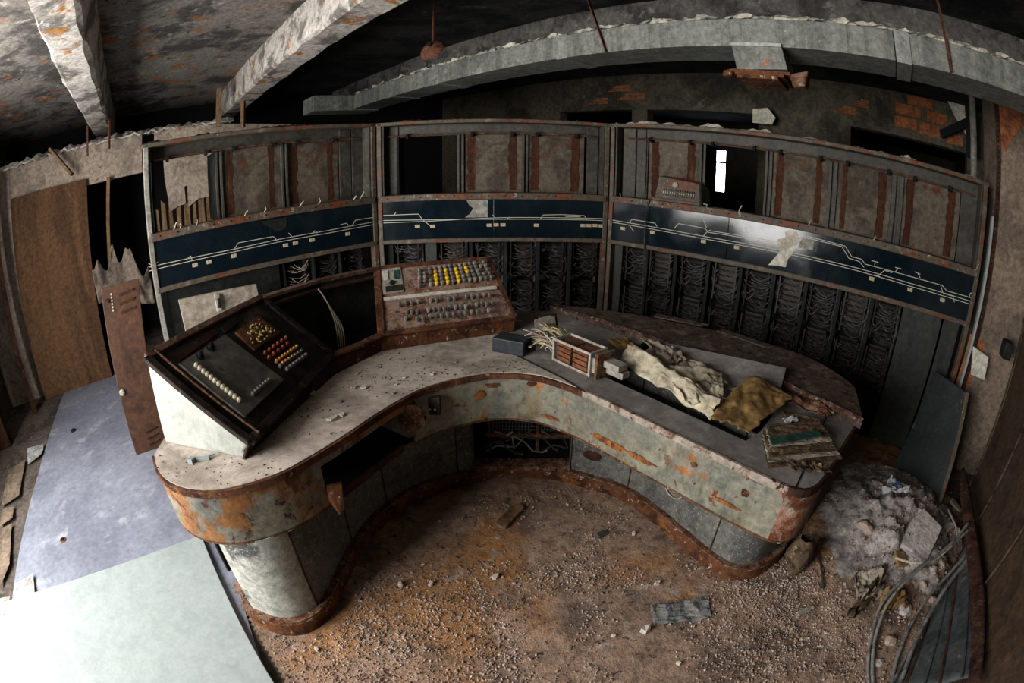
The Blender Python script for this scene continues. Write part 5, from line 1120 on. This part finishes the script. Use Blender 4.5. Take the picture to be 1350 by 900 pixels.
# ================================================================== RUBBLE ON THE RIGHT
rn = random.Random(15)
def rock(r, rn, flat=.7, n=1):
    bm = bmesh.new(); bmesh.ops.create_icosphere(bm, subdivisions=2, radius=r); sd = rn.randrange(99)
    for v in bm.verts:
        c = v.co.copy(); v.co *= 1+.35*nz(c/r, 1.2, sd)+.12*nz(c/r, 3, sd); v.co.z *= flat
        v.co.x = max(-r*.85, min(r*.85, v.co.x)); v.co.y = max(-r*.75, min(r*.75, v.co.y))
    me = bpy.data.meshes.new('rubble_chunk'); bm.to_mesh(me); bm.free(); return me
RK = [rock(.05, rn) for _ in range(5)]
for i, me in enumerate(RK): me.materials.append(M_ash if i % 2 else M_stone)
RLB = ['rubble chunk left of the broken plaster slab, upper one', 'rubble chunk just behind the broken plaster slab', 'biggest rubble chunk behind the cables, by the plaster slab', 'rubble chunk under the pale cable', 'rubble chunk between the cables and the plaster slab', 'rubble chunk next to the grey broken tile', 'rubble chunk in the dark hollow below the bent strip', 'big rubble chunk lower down beside the corrugated sheet', 'small rubble chunk near the orange-brown paper',
 'rubble chunk close to the desk end on the ash slope', 'rubble chunk beside the white rag on its right', 'rubble chunk at the foot of the blue-black panel', 'rubble chunk below the orange-brown paper', 'lowest rubble chunk beside the looping cable']
spots = [(2.029, 1.248, 0.1), (2.283, 1.244, 0.1), (2.229, 0.9, 0.1), (2.119, 0.896, 0.1), (2.026, 0.842, 0.1), (2.406, 1.199, 0.1), (2.595, 1.087, 0.1), (2.04, 0.745, 0.1), (1.846, 0.776, 0.1), (1.916, 1.367, 0.1), (2.413, 1.393, 0.1), (2.586, 1.419, 0.1), (1.662, 0.646, 0.1), (1.551, 0.574, 0.1)]
for i, p in enumerate(spots):
    s = rn.uniform(.5,1.15)*(1.3 if i in (5,9,14) else 1)
    o = inst('rubble_chunk', RK[i % 5], None, onfloor(p, -.005), Quaternion((rn.random()*.3,rn.random()*.3,1), rn.uniform(0,6)), (s,s,s*.8))
    o['label'] = RLB.pop(0); o['category'] = 'rubble'; o['group'] = 'rubble chunks on the ash heap'
g = MB(); rg = random.Random(44); k = 0
while k < 1500:
    u = rg.gauss(-.72,.30); v = rg.gauss(2.3,.55); p = RC(u,v)
    if u < -1.12 or v > 3.3 or rg.random() > .5+nz((p.x,p.y),4,3): continue
    if p.x < 1.25: continue
    pebble(g, p.x, p.y, dirt_h(p.x,p.y)+.003, rg.choice((.003,.004,.004,.005,.007,.012)), rg); k += 1
g = g.build('rubble_grit', M_stone); stuff(g, 'loose grey plaster grit covering the ash heap at the right', 'grit')
def slabpiece(px, w, h, th, rz, tilt, m, nm, lb, cat):
    a = MB().prism([(-w/2,-h/2),(w*.4,-h/2*.9),(w/2,h*.35),(w*.1,h/2),(-w*.45,h*.4)], 0, th); o = a.build(nm, m, bevel=.006)
    o.location = onfloor(px, .01); o.rotation_euler = (tilt[0],tilt[1],rz); o['label'] = lb; o['category'] = cat; return o
slabpiece((2.154, 1.11, 0.12), .32, .22, .045, .5, (.12,-.25), M_ash, 'plaster_slab', 'large broken plaster slab with a pale lower edge on the ash heap', 'slab')
slabpiece((2.67, 1.289, 0.05), .18, .14, .03, .2, (.2,.25), M_bare, 'tile_piece', 'grey broken tile leaning under the rusty strip on the rubble', 'tile')
slabpiece((2.902, 1.337, 0.05), .15, .06, .02, -.9, (.1,.4), M_alu, 'bent_plate', 'pale bent metal plate sticking out of the rubble near the strip', 'plate')
slabpiece((1.952, 1.052, 0.15), .10, .09, .02, 1.4, (.1,-.3), M_card, 'wood_chip', 'brown triangular board chip beside the broken plaster slab', 'wood scrap')
crumple('white_rag', [onfloor(p, .01) for p in [(2.126, 1.565, 0.08), (2.296, 1.635, 0.1), (2.381, 1.46, 0.1), (2.249, 1.418, 0.08)]], M_cloth, 'crumpled white rag with a blue mark on top of the ash heap', 'rag', .06, 61, nu=26, nv=20, folds=2.6)
crumple('blue_wrapper', [onfloor(p, .05) for p in [(2.227, 1.539, 0.1), (2.276, 1.525, 0.1), (2.24, 1.48, 0.1), (2.191, 1.495, 0.1)]], M_bluepl, 'small blue wrapper lying on the white rag', 'wrapper', .02, 63, nu=8, nv=8)
for i, (q, lb, sd) in enumerate((([(1.638, 1.098, 0.03), (1.796, 1.05, 0.05), (1.716, 0.88, 0.05), (1.569, 0.93, 0.03)], 'brown torn paper curling beside the cables, nearest the desk', 71),
      ([(1.707, 0.912, 0.05), (1.845, 0.892, 0.07), (1.823, 0.758, 0.06), (1.637, 0.795, 0.05)], 'orange-brown crumpled paper lying partly under the cables', 73),
      ([(1.476, 0.886, 0.02), (1.78, 1.026, 0.05), (1.783, 0.968, 0.06), (1.507, 0.835, 0.03)], 'long curled brown paper strip slanting across the torn brown paper', 75))):
    crumple('brown_paper', [onfloor(p, .015) for p in q], (M_paperg, M_card, M_rot)[i], lb, 'paper', .06, sd, nu=20, nv=16)
crumple('grey_offcut', [onfloor(p, .01) for p in [(1.277, 1.023, 0.0), (1.371, 1.028, 0.0), (1.381, 1.009, 0.0), (1.281, 0.992, 0.0)]], M_bare, 'thin grey offcut lying on the dark dirt at the lower right', 'offcut', .01, 77, nu=10, nv=6)
# leaning blue-black panel
q = [(2.653, 1.9, 0.03), (2.756, 1.399, 0.03)]
top = [(3.053, 2.067, 0.686), (3.029, 1.709, 0.711)]
A, Bc, Cc, D = Vector(q[0]), Vector(q[1]), Vector(top[1]), Vector(top[0])
D = D-(Bc-A).cross(Cc-A).normalized()*((D-A).dot((Bc-A).cross(Cc-A).normalized()))
bp_ = thing('leaning_panel', 'blue-black metal panel leaning against the pillar at the right', 'panel', tuple((A+Bc)/2))
nn = ((Bc-A).cross(D-A)).normalized(); nn = nn if nn.y > 0 else -nn
MB().slab([A,Bc,Cc,D], nn*.03).build('sheet', M_blueblk, bp_, bevel=.006)
MB().bar(Bc-nn*.01, Cc-nn*.01, .035, .02, nn).build('folded_edge', M_frame, bp_, bevel=.004)
MB().bar(A-nn*.004, D-nn*.004, .02, .012, nn).build('folded_edge', M_blueblk, bp_, bevel=.004)
# brown sheets standing along the right wall
M_strip0 = mat('dull_rolled_edge', (.075, .05, .035), .8, layers=(((.03, .018, .013), 10, .45, .6),), bump=.2)
def stand(lb, q, edge=True):
    q = [RC(*p) for p in q]; t = thing('rusty_sheet', lb, 'metal sheet', tuple((q[0]+q[1])/2))
    MB().slab(q, RC(-1,0)*.02).build('sheet', M_brownsh, t, bevel=.004)
    if edge: MB().tube([q[1]+RC(.012,0), q[2]+RC(.012,0)], .009, 8).build('rolled_edge', M_strip0, t, smooth=True)
    return t
stand('tall brown rusty sheet leaning at the right edge behind the rusty strip', [(-1.20,2.35,0),(-1.20,3.12,0),(-1.36,3.62,1.5),(-1.36,2.5,1.5)])
stand('brown rusty sheet with a pale rolled edge, nearer than the tall one', [(-1.14,1.5,0),(-1.14,2.50,.0),(-1.26,2.70,1.0),(-1.26,1.5,1.0)])
stand('dark rusty sheet at the lower right corner of the picture', [(-1.10,.7,0),(-1.10,1.86,0),(-1.22,1.98,.8),(-1.22,.7,.8)])
single(MB().slab([RV_ for RV_ in (Vector(p) for p in [(3.254, 1.922, 0.97), (3.321, 1.77, 0.944), (3.288, 1.732, 0.789), (3.253, 1.866, 0.778)])], RC(.3,-1)*.03).build('pale_block', M_bare2, bevel=.004), 'pale grey block wedged above the leaning blue-black panel', 'block')
single(MB().rbox(-1.24,-1.16,3.42,3.55,1.0,1.12).build('dark_block', M_inner, bevel=.01), 'dark grey block above the pale block at the pillar', 'block')
# sloping slab with a fold, the bent rusty strip, the cables
M_corr = mat('dull_corrugated_steel', (.06, .068, .07), .55, layers=(((.035, .04, .042), 4, .45, .62), ((.13, .06, .028), 5, .60, .70), ((.11, .115, .115), 12, .6, .7)), bump=.15)
ss = thing('corrugated_sheet', 'dark corrugated metal sheet sloping down under the cables at the right', 'metal sheet', RC(-.9,1.9,0))
s0 = [Vector(p) for p in [(2.509, 0.945, 0.26), (1.679, 0.139, 0.36), (1.518, 0.407, 0.03), (2.051, 0.742, 0.04)]]
def fs(s, t):
    p = (s0[0]*(1-s)+s0[1]*s)*(1-t)+(s0[3]*(1-s)+s0[2]*s)*t; return p+Vector((0,0,.022*abs(sin(t*pi*2.5))+.012*nz((s*2,t*3),1,3)+.004))
MB().grid(fs, 20, 60).build('sheet', M_corr, ss, smooth=True, solid=.004)
for tt in (.2,.4,.6,.8): MB().tube([fs(k/12, tt)+Vector((0,0,.010)) for k in range(13)], .008, 6).build('ridge', M_rustdk if tt in (.4,.8) else M_corr, ss, smooth=True)
MB().tube([fs(s/12, 1.0)+Vector((0,0,.012)) for s in range(13)], .012, 8).build('rolled_edge', M_cable, ss, smooth=True)
M_strip = mat('dark_pitted_rust', (.055, .026, .019), .9, layers=(((.10, .05, .032), 14, .52, .62), ((.025, .012, .009), 6, .5, .62)), bump=.6)
bs = [Vector(p) for p in [(2.984, 1.459, 0.28), (2.81, 1.264, 0.3), (2.493, 0.942, 0.32), (2.249, 0.677, 0.34), (2.042, 0.457, 0.36), (1.847, 0.279, 0.38), (1.639, 0.083, 0.4)]]
be = [Vector(p) for p in [(2.945, 1.457, 0.27), (2.696, 1.261, 0.27), (2.459, 1.012, 0.28), (2.221, 0.753, 0.29), (2.029, 0.532, 0.3), (1.847, 0.351, 0.31), (1.634, 0.158, 0.32)]]
st_ = MB(); st_.grid(lambda s,t: (lambda i, f: ((bs[i]*(1-f)+bs[min(i+1,6)]*f)*(1-t)+(be[i]*(1-f)+be[min(i+1,6)]*f)*t))(min(5,int(s*6)), s*6-min(5,int(s*6)))+Vector((0,0,.012*sin(pi*t))), 36, 4)
single(st_.build('bent_strip', M_strip, smooth=True, solid=.006), 'long bent rusty metal strip standing in front of the brown sheets at the right', 'strip')
def cable(lb, pxs, r, m=None):
    P = [Vector(p) for p in pxs]; out = []
    for i in range(len(P)-1):
        p0 = P[max(i-1,0)]; p1 = P[i]; p2 = P[i+1]; p3 = P[min(i+2,len(P)-1)]
        for k in range(8):
            t = k/8; out.append(.5*((2*p1)+(p2-p0)*t+(2*p0-5*p1+4*p2-p3)*t*t+(3*p1-p0-3*p2+p3)*t**3))
    out.append(P[-1])
    return single(MB().tube(out, r, 8).build('cable', m or M_cable, smooth=True), lb, 'cable', 'loose cables on the rubble')
cable('grey cable looping down the left side of the rubble, outermost of the loose cables', [(2.401, 0.934, 0.3), (2.191, 0.908, 0.27), (1.953, 0.898, 0.24), (1.754, 0.868, 0.2), (1.644, 0.823, 0.14), (1.557, 0.711, 0.08), (1.485, 0.574, 0.05), (1.437, 0.442, 0.04)], .009)
cable('second grey cable lying close along the outermost loose cable', [(2.428, 0.968, 0.32), (2.237, 0.923, 0.28), (1.986, 0.891, 0.25), (1.785, 0.856, 0.21), (1.668, 0.804, 0.15), (1.572, 0.696, 0.09), (1.499, 0.559, 0.06), (1.454, 0.426, 0.05)], .009)
cable('grey cable running straight down along the edge of the corrugated sheet', [(2.374, 0.836, 0.25), (2.193, 0.798, 0.2), (1.979, 0.75, 0.15), (1.786, 0.656, 0.11), (1.629, 0.528, 0.08), (1.517, 0.386, 0.06)], .010)
cable('thick grey cable next to the corrugated sheet, innermost of the loose cables', [(2.309, 0.784, 0.26), (2.08, 0.726, 0.21), (1.886, 0.641, 0.16), (1.731, 0.543, 0.12), (1.559, 0.388, 0.09)], .012)
cable('short pale cable crossing the plaster slab towards the rusty strip', [(1.867, 1.039, 0.2), (1.965, 0.935, 0.22), (2.121, 0.897, 0.25), (2.327, 0.955, 0.28), (2.57, 1.223, 0.2)], .007, M_wirel)
cable('thin dark stick-like cable end beside the rag bundle', [(1.489, 1.17, 0.02), (1.484, 1.113, 0.04), (1.521, 1.222, 0.06), (1.558, 1.309, 0.05)], .006, M_wire)
